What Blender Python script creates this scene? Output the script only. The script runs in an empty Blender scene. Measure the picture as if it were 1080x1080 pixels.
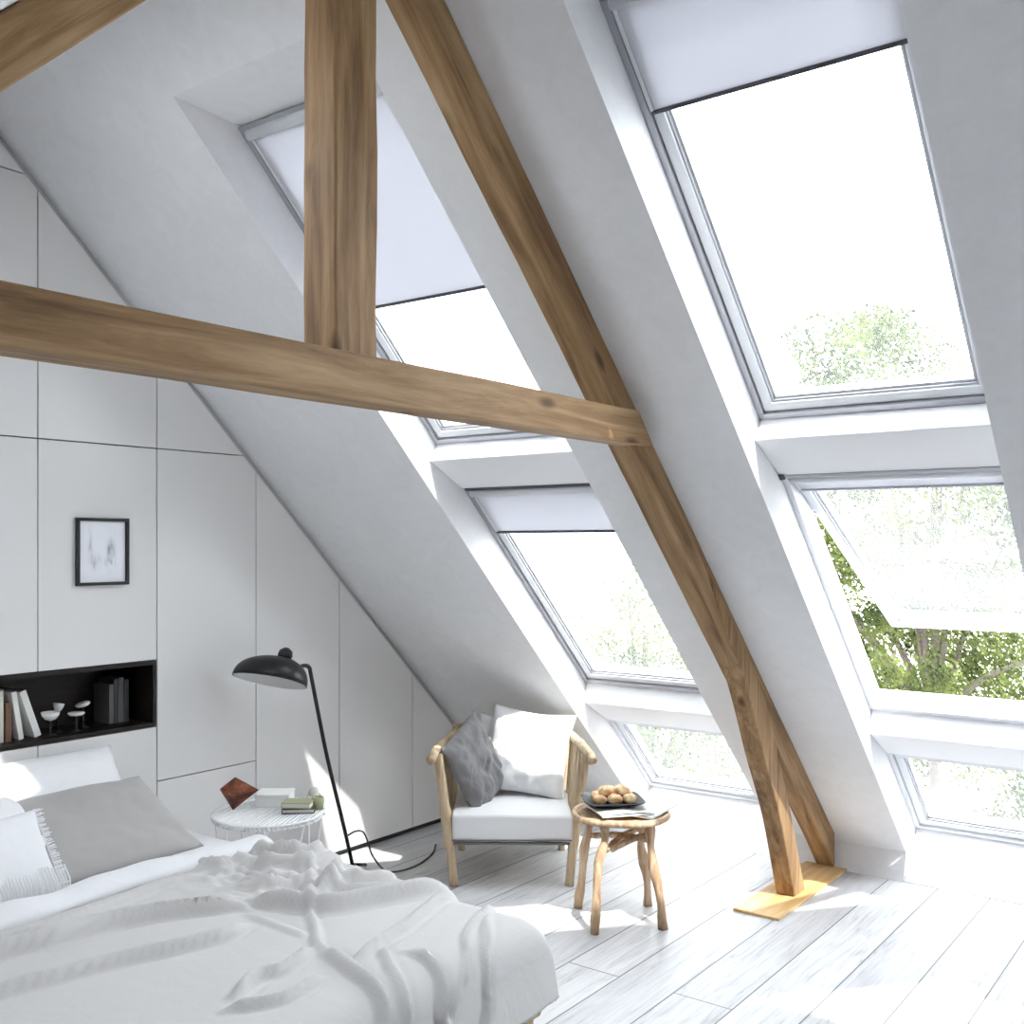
import bpy, bmesh, math, random
from mathutils import Vector, Matrix, noise

random.seed(7)
D = bpy.data
scene = bpy.context.scene
COL = scene.collection
SL = 0.772632            # roof pitch
CS, SN = math.cos(SL), math.sin(SL)
YAW = 0.644057           # camera heading measured from +X
FACE = YAW - math.pi / 2 # rotation of things that face the camera side of the room

# ------------------------------------------------------------------ helpers
def link(o): COL.objects.link(o); return o

def props(o, label=None, cat=None, group=None, kind=None):
    if label: o['label'] = label
    if cat: o['category'] = cat
    if group: o['group'] = group
    if kind: o['kind'] = kind
    return o

def thing(name, label=None, cat=None, loc=(0, 0, 0), rot=(0, 0, 0), group=None, kind=None):
    o = D.objects.new(name, None)
    o.empty_display_size = 0.1
    link(o); o.location = loc; o.rotation_euler = rot
    return props(o, label, cat, group, kind)

def mesh_from(bm, name, mat, smooth=False, bevel=0.0, seg=2):
    bmesh.ops.recalc_face_normals(bm, faces=bm.faces)
    me = D.meshes.new(name)
    if smooth:
        for f in bm.faces: f.smooth = True
    bm.to_mesh(me); bm.free()
    me.materials.append(mat)
    return me

def obj(name, bm, mat, parent=None, loc=(0, 0, 0), rot=(0, 0, 0), smooth=False, bevel=0.0, seg=2, subsurf=0):
    me = mesh_from(bm, name, mat, smooth)
    o = D.objects.new(name, me); link(o)
    o.location = loc; o.rotation_euler = rot
    if parent: o.parent = parent
    if bevel:
        m = o.modifiers.new('bevel', 'BEVEL'); m.width = bevel; m.segments = seg; m.limit_method = 'ANGLE'; m.angle_limit = 0.6
    if subsurf:
        m = o.modifiers.new('sub', 'SUBSURF'); m.levels = subsurf; m.render_levels = subsurf
    return o

def NB(): return bmesh.new()

def box(bm, x0, x1, y0, y1, z0, z1):
    vs = [bm.verts.new((x, y, z)) for x in (x0, x1) for y in (y0, y1) for z in (z0, z1)]
    for f in ((0, 1, 3, 2), (4, 6, 7, 5), (0, 4, 5, 1), (2, 3, 7, 6), (0, 2, 6, 4), (1, 5, 7, 3)):
        bm.faces.new([vs[i] for i in f])
    return bm

def prism_y(bm, poly, y0, y1):
    """polygon of (x,z) pairs extruded along y"""
    a = [bm.verts.new((p[0], y0, p[1])) for p in poly]
    b = [bm.verts.new((p[0], y1, p[1])) for p in poly]
    n = len(poly)
    bm.faces.new(a); bm.faces.new(b[::-1])
    for i in range(n):
        bm.faces.new((a[i], b[i], b[(i + 1) % n], a[(i + 1) % n]))
    return bm

def ring_sc(bm, s0, s1, y0, y1, w, c0, c1):
    """rectangular ring in the roof plane (x=s, y, z=c), bar width w"""
    box(bm, s0, s0 + w, y0, y1, c0, c1)
    box(bm, s1 - w, s1, y0, y1, c0, c1)
    box(bm, s0 + w, s1 - w, y0, y0 + w, c0, c1)
    box(bm, s0 + w, s1 - w, y1 - w, y1, c0, c1)
    return bm

def tube(bm, pts, radii, n=10, cap=True, wob=0.0):
    pts = [Vector(p) for p in pts]
    if not hasattr(radii, '__len__'): radii = [radii] * len(pts)
    rings = []
    up = None
    for i, p in enumerate(pts):
        t = (pts[min(i + 1, len(pts) - 1)] - pts[max(i - 1, 0)]).normalized()
        if up is None:
            up = Vector((0, 0, 1)) if abs(t.z) < 0.9 else Vector((1, 0, 0))
        a = t.cross(up).normalized(); b = a.cross(t).normalized(); up = b
        ring = []
        for k in range(n):
            an = 2 * math.pi * k / n
            r = radii[i] * (1 + wob * noise.noise(Vector((p.x * 20 + k, p.y * 20, p.z * 20))))
            ring.append(bm.verts.new(p + a * math.cos(an) * r + b * math.sin(an) * r))
        rings.append(ring)
    for i in range(len(rings) - 1):
        for k in range(n):
            bm.faces.new((rings[i][k], rings[i][(k + 1) % n], rings[i + 1][(k + 1) % n], rings[i + 1][k]))
    if cap:
        bm.faces.new(rings[0][::-1]); bm.faces.new(rings[-1])
    return bm

def lathe(bm, prof, n=24, cx=0, cy=0, cz=0, sx=1, sy=1):
    rings = []
    for r, z in prof:
        if r < 1e-5:
            rings.append([bm.verts.new((cx, cy, cz + z))])
        else:
            rings.append([bm.verts.new((cx + sx * r * math.cos(2 * math.pi * k / n), cy + sy * r * math.sin(2 * math.pi * k / n), cz + z)) for k in range(n)])
    for a, b in zip(rings, rings[1:]):
        for k in range(n):
            k2 = (k + 1) % n
            if len(a) == 1 and len(b) == 1: continue
            if len(a) == 1: bm.faces.new((a[0], b[k], b[k2]))
            elif len(b) == 1: bm.faces.new((a[k], b[0], a[k2]))
            else: bm.faces.new((a[k], b[k], b[k2], a[k2]))
    return bm

def catmull(pts, n=8):
    pts = [Vector(p) for p in pts]
    P = [pts[0] * 2 - pts[1]] + pts + [pts[-1] * 2 - pts[-2]]
    out = []
    for i in range(1, len(P) - 2):
        for k in range(n):
            t = k / n
            out.append(0.5 * ((2 * P[i]) + (-P[i - 1] + P[i + 1]) * t + (2 * P[i - 1] - 5 * P[i] + 4 * P[i + 1] - P[i + 2]) * t * t + (-P[i - 1] + 3 * P[i] - 3 * P[i + 1] + P[i + 2]) * t ** 3))
    out.append(pts[-1])
    return out

def copy_tree(o, parent=None):
    c = o.copy(); COL.objects.link(c)
    if parent: c.parent = parent
    for ch in list(o.children): copy_tree(ch, c)
    return c

# ------------------------------------------------------------------ materials
def mat(name, col=(0.8, 0.8, 0.8), rough=0.6, metal=0.0, spec=0.5, build=None, bump=None, coat=0.0):
    m = D.materials.new(name); m.use_nodes = True
    nt = m.node_tree; N = nt.nodes; L = nt.links
    b = N['Principled BSDF']
    b.inputs['Base Color'].default_value = (*col, 1)
    b.inputs['Roughness'].default_value = rough
    b.inputs['Metallic'].default_value = metal
    b.inputs['Specular IOR Level'].default_value = spec
    b.inputs['Coat Weight'].default_value = coat
    if bump:
        sc, st, det = bump
        tc = N.new('ShaderNodeTexCoord'); nz = N.new('ShaderNodeTexNoise'); bp = N.new('ShaderNodeBump')
        nz.inputs['Scale'].default_value = sc; nz.inputs['Detail'].default_value = det
        bp.inputs['Strength'].default_value = st; bp.inputs['Distance'].default_value = 0.004
        L.new(tc.outputs['Object'], nz.inputs['Vector']); L.new(nz.outputs['Fac'], bp.inputs['Height'])
        L.new(bp.outputs['Normal'], b.inputs['Normal'])
    if build: build(nt, N, L, b)
    return m

def ramp(N, stops):
    r = N.new('ShaderNodeValToRGB')
    el = r.color_ramp.elements
    while len(el) < len(stops): el.new(0.5)
    for e, (p, c) in zip(el, stops):
        e.position = p; e.color = (*c, 1)
    return r

def wood(axis, dark, mid, light, scale=1.0, stretch=14.0, knots=True, rough=0.6):
    """grain runs along the given object axis"""
    def build(nt, N, L, b):
        tc = N.new('ShaderNodeTexCoord'); mp = N.new('ShaderNodeMapping')
        s = [stretch * scale] * 3; s[axis] = 1.1 * scale
        mp.inputs['Scale'].default_value = s
        L.new(tc.outputs['Object'], mp.inputs['Vector'])
        n1 = N.new('ShaderNodeTexNoise'); n1.inputs['Scale'].default_value = 1.6; n1.inputs['Detail'].default_value = 7; n1.inputs['Roughness'].default_value = 0.65; n1.inputs['Distortion'].default_value = 0.5
        L.new(mp.outputs['Vector'], n1.inputs['Vector'])
        mp2 = N.new('ShaderNodeMapping'); s2 = [2.2 * scale] * 3; s2[axis] = 0.8 * scale
        mp2.inputs['Scale'].default_value = s2
        L.new(tc.outputs['Object'], mp2.inputs['Vector'])
        n2 = N.new('ShaderNodeTexNoise'); n2.inputs['Scale'].default_value = 1.5; n2.inputs['Detail'].default_value = 3
        L.new(mp2.outputs['Vector'], n2.inputs['Vector'])
        mx = N.new('ShaderNodeMath'); mx.operation = 'MULTIPLY_ADD'; mx.inputs[1].default_value = 0.62; mx.inputs[2].default_value = 0.0
        L.new(n1.outputs['Fac'], mx.inputs[0])
        ad = N.new('ShaderNodeMath'); ad.operation = 'MULTIPLY_ADD'; ad.inputs[1].default_value = 0.38
        L.new(n2.outputs['Fac'], ad.inputs[0]); L.new(mx.outputs[0], ad.inputs[2])
        r = ramp(N, [(0.36, dark), (0.5, mid), (0.64, light)])
        L.new(ad.outputs[0], r.inputs['Fac'])
        out = r.outputs['Color']
        if knots:
            mp3 = N.new('ShaderNodeMapping'); s3 = [9.0] * 3; s3[axis] = 3.4
            mp3.inputs['Scale'].default_value = s3
            L.new(tc.outputs['Object'], mp3.inputs['Vector'])
            vo = N.new('ShaderNodeTexVoronoi'); vo.inputs['Scale'].default_value = 0.8; vo.inputs['Randomness'].default_value = 1.0
            L.new(mp3.outputs['Vector'], vo.inputs['Vector'])
            kr = ramp(N, [(0.05, (0.25, 0.2, 0.16)), (0.16, (1, 1, 1))])
            L.new(vo.outputs['Distance'], kr.inputs['Fac'])
            # long drying cracks
            mp4 = N.new('ShaderNodeMapping'); s4 = [26.0] * 3; s4[axis] = 1.5
            mp4.inputs['Scale'].default_value = s4
            L.new(tc.outputs['Object'], mp4.inputs['Vector'])
            n4 = N.new('ShaderNodeTexNoise'); n4.inputs['Scale'].default_value = 1.0; n4.inputs['Detail'].default_value = 2
            L.new(mp4.outputs['Vector'], n4.inputs['Vector'])
            cr = ramp(N, [(0.24, (0.35, 0.3, 0.26)), (0.31, (1, 1, 1))])
            L.new(n4.outputs['Fac'], cr.inputs['Fac'])
            m1 = N.new('ShaderNodeMix'); m1.data_type = 'RGBA'; m1.blend_type = 'MULTIPLY'; m1.inputs['Factor'].default_value = 0.85
            L.new(out, m1.inputs['A']); L.new(kr.outputs['Color'], m1.inputs['B'])
            m2 = N.new('ShaderNodeMix'); m2.data_type = 'RGBA'; m2.blend_type = 'MULTIPLY'; m2.inputs['Factor'].default_value = 0.8
            L.new(m1.outputs['Result'], m2.inputs['A']); L.new(cr.outputs['Color'], m2.inputs['B'])
            out = m2.outputs['Result']
        L.new(out, b.inputs['Base Color'])
        bp = N.new('ShaderNodeBump'); bp.inputs['Strength'].default_value = 0.35; bp.inputs['Distance'].default_value = 0.003
        L.new(n1.outputs['Fac'], bp.inputs['Height']); L.new(bp.outputs['Normal'], b.inputs['Normal'])
    return mat('oak', rough=rough, spec=0.3, build=build)

OAK_D, OAK_M, OAK_L = (0.13, 0.068, 0.03), (0.30, 0.178, 0.083), (0.48, 0.325, 0.175)
M_OAK_X = wood(0, OAK_D, OAK_M, OAK_L)
M_OAK_Z = wood(2, OAK_D, OAK_M, OAK_L)
M_PLATE = wood(0, (0.4, 0.22, 0.08), (0.58, 0.36, 0.15), (0.7, 0.5, 0.26), knots=False, rough=0.35)
M_TEAK = wood(2, (0.27, 0.16, 0.09), (0.47, 0.32, 0.2), (0.68, 0.53, 0.38), scale=2.2, knots=False)
M_CHAIRW = wood(2, (0.3, 0.22, 0.13), (0.5, 0.38, 0.25), (0.66, 0.54, 0.38), scale=2.2, knots=False)
M_DARKW = wood(0, (0.005, 0.003, 0.0025), (0.010, 0.006, 0.005), (0.02, 0.012, 0.009), knots=False, rough=0.5)

def plaster_build(nt, N, L, b):
    tc = N.new('ShaderNodeTexCoord')
    n = N.new('ShaderNodeTexNoise'); n.inputs['Scale'].default_value = 9; n.inputs['Detail'].default_value = 8; n.inputs['Roughness'].default_value = 0.7; n.inputs['Distortion'].default_value = 1.5
    L.new(tc.outputs['Object'], n.inputs['Vector'])
    n2 = N.new('ShaderNodeTexNoise'); n2.inputs['Scale'].default_value = 1.2; n2.inputs['Detail'].default_value = 4
    L.new(tc.outputs['Object'], n2.inputs['Vector'])
    ad = N.new('ShaderNodeMath'); ad.operation = 'ADD'
    L.new(n.outputs['Fac'], ad.inputs[0]); L.new(n2.outputs['Fac'], ad.inputs[1])
    r = ramp(N, [(0.3, (0.72, 0.72, 0.735)), (0.72, (0.84, 0.84, 0.85))])
    sc = N.new('ShaderNodeMath'); sc.operation = 'MULTIPLY'; sc.inputs[1].default_value = 0.5
    L.new(ad.outputs[0], sc.inputs[0]); L.new(sc.outputs[0], r.inputs['Fac'])
    L.new(r.outputs['Color'], b.inputs['Base Color'])
    bp = N.new('ShaderNodeBump'); bp.inputs['Strength'].default_value = 0.35; bp.inputs['Distance'].default_value = 0.004
    L.new(n.outputs['Fac'], bp.inputs['Height']); L.new(bp.outputs['Normal'], b.inputs['Normal'])
M_PLASTER = mat('plaster', rough=0.9, spec=0.2, build=plaster_build)
M_WHITE = mat('white_paint', (0.8, 0.8, 0.82), 0.55)
M_CAB = mat('cabinet_lacquer', (0.72, 0.71, 0.705), 0.25, spec=0.35)
M_SEAM = mat('cabinet_carcass', (0.16, 0.155, 0.15), 0.7)
M_KICK = mat('plinth_black', (0.015, 0.014, 0.014), 0.5)
M_FRAMEW = mat('window_lacquer', (0.68, 0.69, 0.72), 0.4)
M_ALU = mat('grey_aluminium', (0.40, 0.40, 0.43), 0.35, metal=0.5)
M_DARKALU = mat('dark_rail', (0.07, 0.07, 0.085), 0.4, metal=0.3)
M_BLACK = mat('black_metal', (0.012, 0.012, 0.013), 0.38, metal=0.2)
M_SHADEIN = mat('shade_inside', (0.75, 0.75, 0.75), 0.5)
M_CABLE = mat('black_cable', (0.05, 0.05, 0.05), 0.6)
M_WIRE = mat('white_wire', (0.9, 0.9, 0.91), 0.4)
M_PAPER = mat('paper', (0.82, 0.82, 0.8), 0.7)
M_PAGES = mat('pages', (0.7, 0.69, 0.62), 0.8)
M_CERAM = mat('white_ceramic', (0.85, 0.85, 0.85), 0.25)
M_MATT = mat('mattress_fabric', (0.78, 0.78, 0.78), 0.9, bump=(180, 0.2, 2))
M_BREAD = mat('bread_crust', (0.72, 0.42, 0.2), 0.6, bump=(30, 0.6, 4), build=None)

def fabric(name, col, fine=220, st=0.25, sheen=0.2):
    def build(nt, N, L, b):
        tc = N.new('ShaderNodeTexCoord')
        n = N.new('ShaderNodeTexNoise'); n.inputs['Scale'].default_value = fine; n.inputs['Detail'].default_value = 2
        n2 = N.new('ShaderNodeTexNoise'); n2.inputs['Scale'].default_value = 7; n2.inputs['Detail'].default_value = 4; n2.inputs['Distortion'].default_value = 1.0
        L.new(tc.outputs['Object'], n.inputs['Vector']); L.new(tc.outputs['Object'], n2.inputs['Vector'])
        bp = N.new('ShaderNodeBump'); bp.inputs['Strength'].default_value = st; bp.inputs['Distance'].default_value = 0.002
        bp2 = N.new('ShaderNodeBump'); bp2.inputs['Strength'].default_value = st * 0.8; bp2.inputs['Distance'].default_value = 0.02
        L.new(n.outputs['Fac'], bp.inputs['Height']); L.new(n2.outputs['Fac'], bp2.inputs['Height'])
        L.new(bp.outputs['Normal'], bp2.inputs['Normal']); L.new(bp2.outputs['Normal'], b.inputs['Normal'])
        b.inputs['Sheen Weight'].default_value = sheen
    return mat(name, col, 0.95, spec=0.1, build=build)
M_THROW = fabric('grey_linen', (0.60, 0.585, 0.575))
M_SHEET = fabric('white_cotton', (0.82, 0.82, 0.84))
M_PGREY = fabric('taupe_cotton', (0.42, 0.405, 0.395), st=0.15)
M_CUSHG = fabric('grey_wool', (0.19, 0.185, 0.19), fine=60, st=0.9)
M_CUSHW = fabric('white_canvas', (0.72, 0.72, 0.73))

def floor_build(nt, N, L, b):
    tc = N.new('ShaderNodeTexCoord')
    mp = N.new('ShaderNodeMapping'); mp.inputs['Location'].default_value = (0.0, -0.86 - 0.2245 * 20 + 20 * 0.2245, 0)
    L.new(tc.outputs['Object'], mp.inputs['Vector'])
    br = N.new('ShaderNodeTexBrick')
    br.inputs['Scale'].default_value = 1.0
    br.inputs['Brick Width'].default_value = 3.3; br.inputs['Row Height'].default_value = 0.2245
    br.inputs['Mortar Size'].default_value = 0.0032; br.inputs['Mortar Smooth'].default_value = 0.3
    br.inputs['Color1'].default_value = (0, 0, 0, 1); br.inputs['Color2'].default_value = (1, 1, 1, 1)
    br.inputs['Mortar'].default_value = (0.5, 0.5, 0.5, 1)
    br.offset = 0.37
    L.new(mp.outputs['Vector'], br.inputs['Vector'])
    # offset the grain per board
    cm = N.new('ShaderNodeVectorMath'); cm.operation = 'MULTIPLY_ADD'
    cm.inputs[1].default_value = (7, 3, 5)
    L.new(br.outputs['Color'], cm.inputs[0])
    sc = N.new('ShaderNodeMapping'); sc.inputs['Scale'].default_value = (1.6, 14.0, 1)
    L.new(tc.outputs['Object'], sc.inputs['Vector']); L.new(sc.outputs['Vector'], cm.inputs[2])
    n = N.new('ShaderNodeTexNoise'); n.inputs['Scale'].default_value = 1.7; n.inputs['Detail'].default_value = 8; n.inputs['Roughness'].default_value = 0.62; n.inputs['Distortion'].default_value = 1.2
    L.new(cm.outputs[0], n.inputs['Vector'])
    w = N.new('ShaderNodeTexWave'); w.wave_type = 'RINGS'; w.inputs['Scale'].default_value = 1.1; w.inputs['Distortion'].default_value = 5; w.inputs['Detail'].default_value = 4
    L.new(cm.outputs[0], w.inputs['Vector'])
    ad = N.new('ShaderNodeMath'); ad.operation = 'MULTIPLY_ADD'; ad.inputs[1].default_value = 0.07
    L.new(w.outputs['Fac'], ad.inputs[0]); L.new(n.outputs['Fac'], ad.inputs[2])
    r = ramp(N, [(0.30, (0.38, 0.38, 0.39)), (0.44, (0.56, 0.56, 0.57)), (0.62, (0.66, 0.66, 0.67))])
    L.new(ad.outputs[0], r.inputs['Fac'])
    tone = N.new('ShaderNodeMix'); tone.data_type = 'RGBA'; tone.blend_type = 'MULTIPLY'; tone.inputs['Factor'].default_value = 1
    tr = ramp(N, [(0.0, (0.84, 0.84, 0.85)), (0.5, (0.97, 0.97, 0.97)), (1.0, (1.0, 1.0, 1.0))])
    L.new(br.outputs['Color'], tr.inputs['Fac'])
    L.new(r.outputs['Color'], tone.inputs['A']); L.new(tr.outputs['Color'], tone.inputs['B'])
    gap = N.new('ShaderNodeMix'); gap.data_type = 'RGBA'
    gap.inputs['B'].default_value = (0.13, 0.13, 0.14, 1)
    L.new(br.outputs['Fac'], gap.inputs['Factor']); L.new(tone.outputs['Result'], gap.inputs['A'])
    L.new(gap.outputs['Result'], b.inputs['Base Color'])
    bp = N.new('ShaderNodeBump'); bp.inputs['Strength'].default_value = 0.4; bp.inputs['Distance'].default_value = 0.003; bp.invert = True
    L.new(br.outputs['Fac'], bp.inputs['Height']); L.new(bp.outputs['Normal'], b.inputs['Normal'])
M_FLOOR = mat('white_oiled_boards', rough=0.42, spec=0.4, build=floor_build)

def glass_mat():
    m = D.materials.new('window_glass'); m.use_nodes = True
    nt = m.node_tree; N = nt.nodes; L = nt.links
    N.remove(N['Principled BSDF']); out = N['Material Output']
    t = N.new('ShaderNodeBsdfTransparent'); t.inputs['Color'].default_value = (0.96, 0.98, 0.98, 1)
    g = N.new('ShaderNodeBsdfGlossy'); g.inputs['Roughness'].default_value = 0.02
    d = N.new('ShaderNodeBsdfDiffuse'); d.inputs['Color'].default_value = (0.9, 0.92, 0.95, 1)
    tl = N.new('ShaderNodeBsdfTranslucent'); tl.inputs['Color'].default_value = (0.9, 0.93, 0.97, 1)
    m1 = N.new('ShaderNodeMixShader'); m1.inputs['Fac'].default_value = 0.025      # slight white veil standing in for overexposed haze on the pane
    L.new(t.outputs[0], m1.inputs[1]); L.new(tl.outputs[0], m1.inputs[2])
    lf = N.new('ShaderNodeLayerWeight'); lf.inputs['Blend'].default_value = 0.5
    pw = N.new('ShaderNodeMath'); pw.operation = 'POWER'; pw.inputs[1].default_value = 5.0
    L.new(lf.outputs['Facing'], pw.inputs[0])
    lw = N.new('ShaderNodeMath'); lw.operation = 'MULTIPLY_ADD'; lw.inputs[1].default_value = 0.6; lw.inputs[2].default_value = 0.02
    L.new(pw.outputs[0], lw.inputs[0])
    m2 = N.new('ShaderNodeMixShader')
    L.new(lw.outputs[0], m2.inputs['Fac']); L.new(m1.outputs[0], m2.inputs[1]); L.new(g.outputs[0], m2.inputs[2])
    L.new(m2.outputs[0], out.inputs['Surface'])
    return m
M_GLASS = glass_mat()

def blind_mat():
    m = D.materials.new('blind_fabric'); m.use_nodes = True
    nt = m.node_tree; N = nt.nodes; L = nt.links
    N.remove(N['Principled BSDF']); out = N['Material Output']
    d = N.new('ShaderNodeBsdfDiffuse'); d.inputs['Color'].default_value = (0.75, 0.75, 0.78, 1)
    tl = N.new('ShaderNodeBsdfTranslucent'); tl.inputs['Color'].default_value = (0.68, 0.68, 0.72, 1)
    mx = N.new('ShaderNodeMixShader'); mx.inputs['Fac'].default_value = 0.28
    L.new(d.outputs[0], mx.inputs[1]); L.new(tl.outputs[0], mx.inputs[2]); L.new(mx.outputs[0], out.inputs['Surface'])
    return m
M_BLIND = blind_mat()

def leaf_mat(name, c1, c2):
    m = D.materials.new(name); m.use_nodes = True
    nt = m.node_tree; N = nt.nodes; L = nt.links
    N.remove(N['Principled BSDF']); out = N['Material Output']
    tc = N.new('ShaderNodeTexCoord'); n = N.new('ShaderNodeTexNoise'); n.inputs['Scale'].default_value = 2.5; n.inputs['Detail'].default_value = 3
    L.new(tc.outputs['Object'], n.inputs['Vector'])
    r = ramp(N, [(0.35, c1), (0.65, c2)]); L.new(n.outputs['Fac'], r.inputs['Fac'])
    d = N.new('ShaderNodeBsdfDiffuse'); tl = N.new('ShaderNodeBsdfTranslucent')
    L.new(r.outputs['Color'], d.inputs['Color']); L.new(r.outputs['Color'], tl.inputs['Color'])
    mx = N.new('ShaderNodeMixShader'); mx.inputs['Fac'].default_value = 0.4
    L.new(d.outputs[0], mx.inputs[1]); L.new(tl.outputs[0], mx.inputs[2]); L.new(mx.outputs[0], out.inputs['Surface'])
    return m
M_LEAF = leaf_mat('leaf_green', (0.025, 0.035, 0.018), (0.15, 0.18, 0.06))
M_LEAF2 = leaf_mat('leaf_pale', (0.07, 0.09, 0.05), (0.24, 0.27, 0.14))
M_BARK = mat('bark', (0.12, 0.1, 0.09), 0.9, bump=(20, 0.8, 4))

# ------------------------------------------------------------------ room shell
C0 = 3.633                      # room face of the right-hand slope
Y_G = 3.88                      # plane of the wardrobe fronts
YS = -3.0                       # back wall of the room
RX, RZ = 1.761, 3.358           # ridge
def SC(s, c): return (s * CS + c * SN, -s * SN + c * CS)
S_R = -1.083
COLS = [(1.463, 0.69), (2.937, 2.132), (0.02, -0.75)]   # right, left, and an unseen one added to let in more light
def struct(name, bm, m, **k):
    return props(obj(name, bm, m, **k), kind='structure')

bm = NB(); box(bm, -2.2, 5.75, YS - 0.1, 4.6, -0.12, 0)
struct('floor', bm, M_FLOOR)

# sloping ceiling towards the windows: full height slabs between the window columns
C1 = 3.90
full = [SC(S_R, C0), (5.072, 0.13), (5.03, 0.0), (5.66, 0.0), SC(3.6, C1), SC(S_R - 0.1, C1)]
bm = NB()
for y0, y1 in ((2.937, 4.6), (1.463, 2.132), (0.02, 0.69), (YS - 0.1, -0.75)):
    prism_y(bm, full, y0, y1)
for y1, y0 in COLS:   # plaster above each window column, splayed head
    prism_y(bm, [SC(S_R, C0), SC(-0.673, C0), SC(-0.468, 3.815), SC(-0.468, C1), SC(S_R - 0.1, C1)], y0, y1)
    
struct('ceiling', bm, M_PLASTER)

n = 1
for y1, y0 in COLS:
    for poly in ([SC(0.997, 3.82), SC(1.015, 3.716), SC(1.25, 3.79), SC(1.25, C1), SC(0.997, C1)],
                 [SC(2.64, 3.83), SC(2.70, 3.716), SC(2.95, 3.79), SC(2.95, C1), SC(2.66, C1)],
                 [(5.25, 0.243), (5.163, 0.12), (5.03, -0.0), (5.65, -0.0), SC(3.55, C1)]):
        bm = NB(); prism_y(bm, poly, y0, y1)
        struct('trim_%d' % n, bm, M_WHITE, bevel=0.006); n += 1

# the opposite slope, a flat strip of ceiling, the side and back walls
def LS(x): return 1.643 + 0.974 * x
bm = NB()
def lslab(xa, xb, ya, yb): prism_y(bm, [(xb, LS(xb)), (xa, LS(xa)), (xa, LS(xa) + 0.3), (xb, LS(xb) + 0.3)], ya, yb)
lslab(0.45, RX, YS - 0.1, 0.69); lslab(0.45, RX, 1.463, 2.132); lslab(0.45, RX, 2.937, 4.6)
for a_, b_ in ((0.69, 1.463), (2.132, 2.937)): lslab(1.32, RX, a_, b_); lslab(0.45, 0.52, a_, b_)
struct('ceiling_left', bm, M_PLASTER)
for n_, (a_, b_, closed) in ((11, (0.69, 1.463, True)), (12, (2.132, 2.937, False))):
    t = thing('window_%d' % n_, kind='structure')
    bm = NB()
    def lbar(xa, xb, ya, yb, h0, h1): prism_y(bm, [(xb, LS(xb) + h0), (xa, LS(xa) + h0), (xa, LS(xa) + h1), (xb, LS(xb) + h1)], ya, yb)
    lbar(0.52, 0.56, a_, b_, 0.22, 0.3); lbar(1.28, 1.32, a_, b_, 0.22, 0.3); lbar(0.56, 1.28, a_, a_ + 0.05, 0.22, 0.3); lbar(0.56, 1.28, b_ - 0.05, b_, 0.22, 0.3)
    obj('window_frame', bm, M_FRAMEW, t)
    bm = NB(); lbar(0.56, 1.28, a_ + 0.05, b_ - 0.05, 0.26, 0.268); obj('pane', bm, M_GLASS, t)
    if closed:
        bm = NB(); lbar(0.56, 1.28, a_ + 0.03, b_ - 0.03, 0.20, 0.202); obj('roller_blind', bm, M_BLIND, t)
bm = NB(); prism_y(bm, [(0.45, LS(0.45)), (-2.2, LS(0.45)), (-2.2, LS(0.45) + 0.3), (0.45, LS(0.45) + 0.3)], YS - 0.1, 4.6)
struct('ceiling_flat', bm, M_WHITE)
bm = NB(); box(bm, -2.3, -2.2, YS - 0.1, 4.6, 0, 2.4); struct('wall_left', bm, M_WHITE)
bm = NB(); box(bm, -2.2, 5.7, 4.5, 4.6, 0, 3.6); struct('wall_back', bm, M_WHITE)
bm = NB()                       # wall behind the camera
prism_y(bm, [(-2.2, 0), (5.2, 0), (RX, RZ), (0.45, 2.09), (-2.2, 2.09)], YS - 0.1, YS)
struct('wall_front', bm, M_WHITE)

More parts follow.
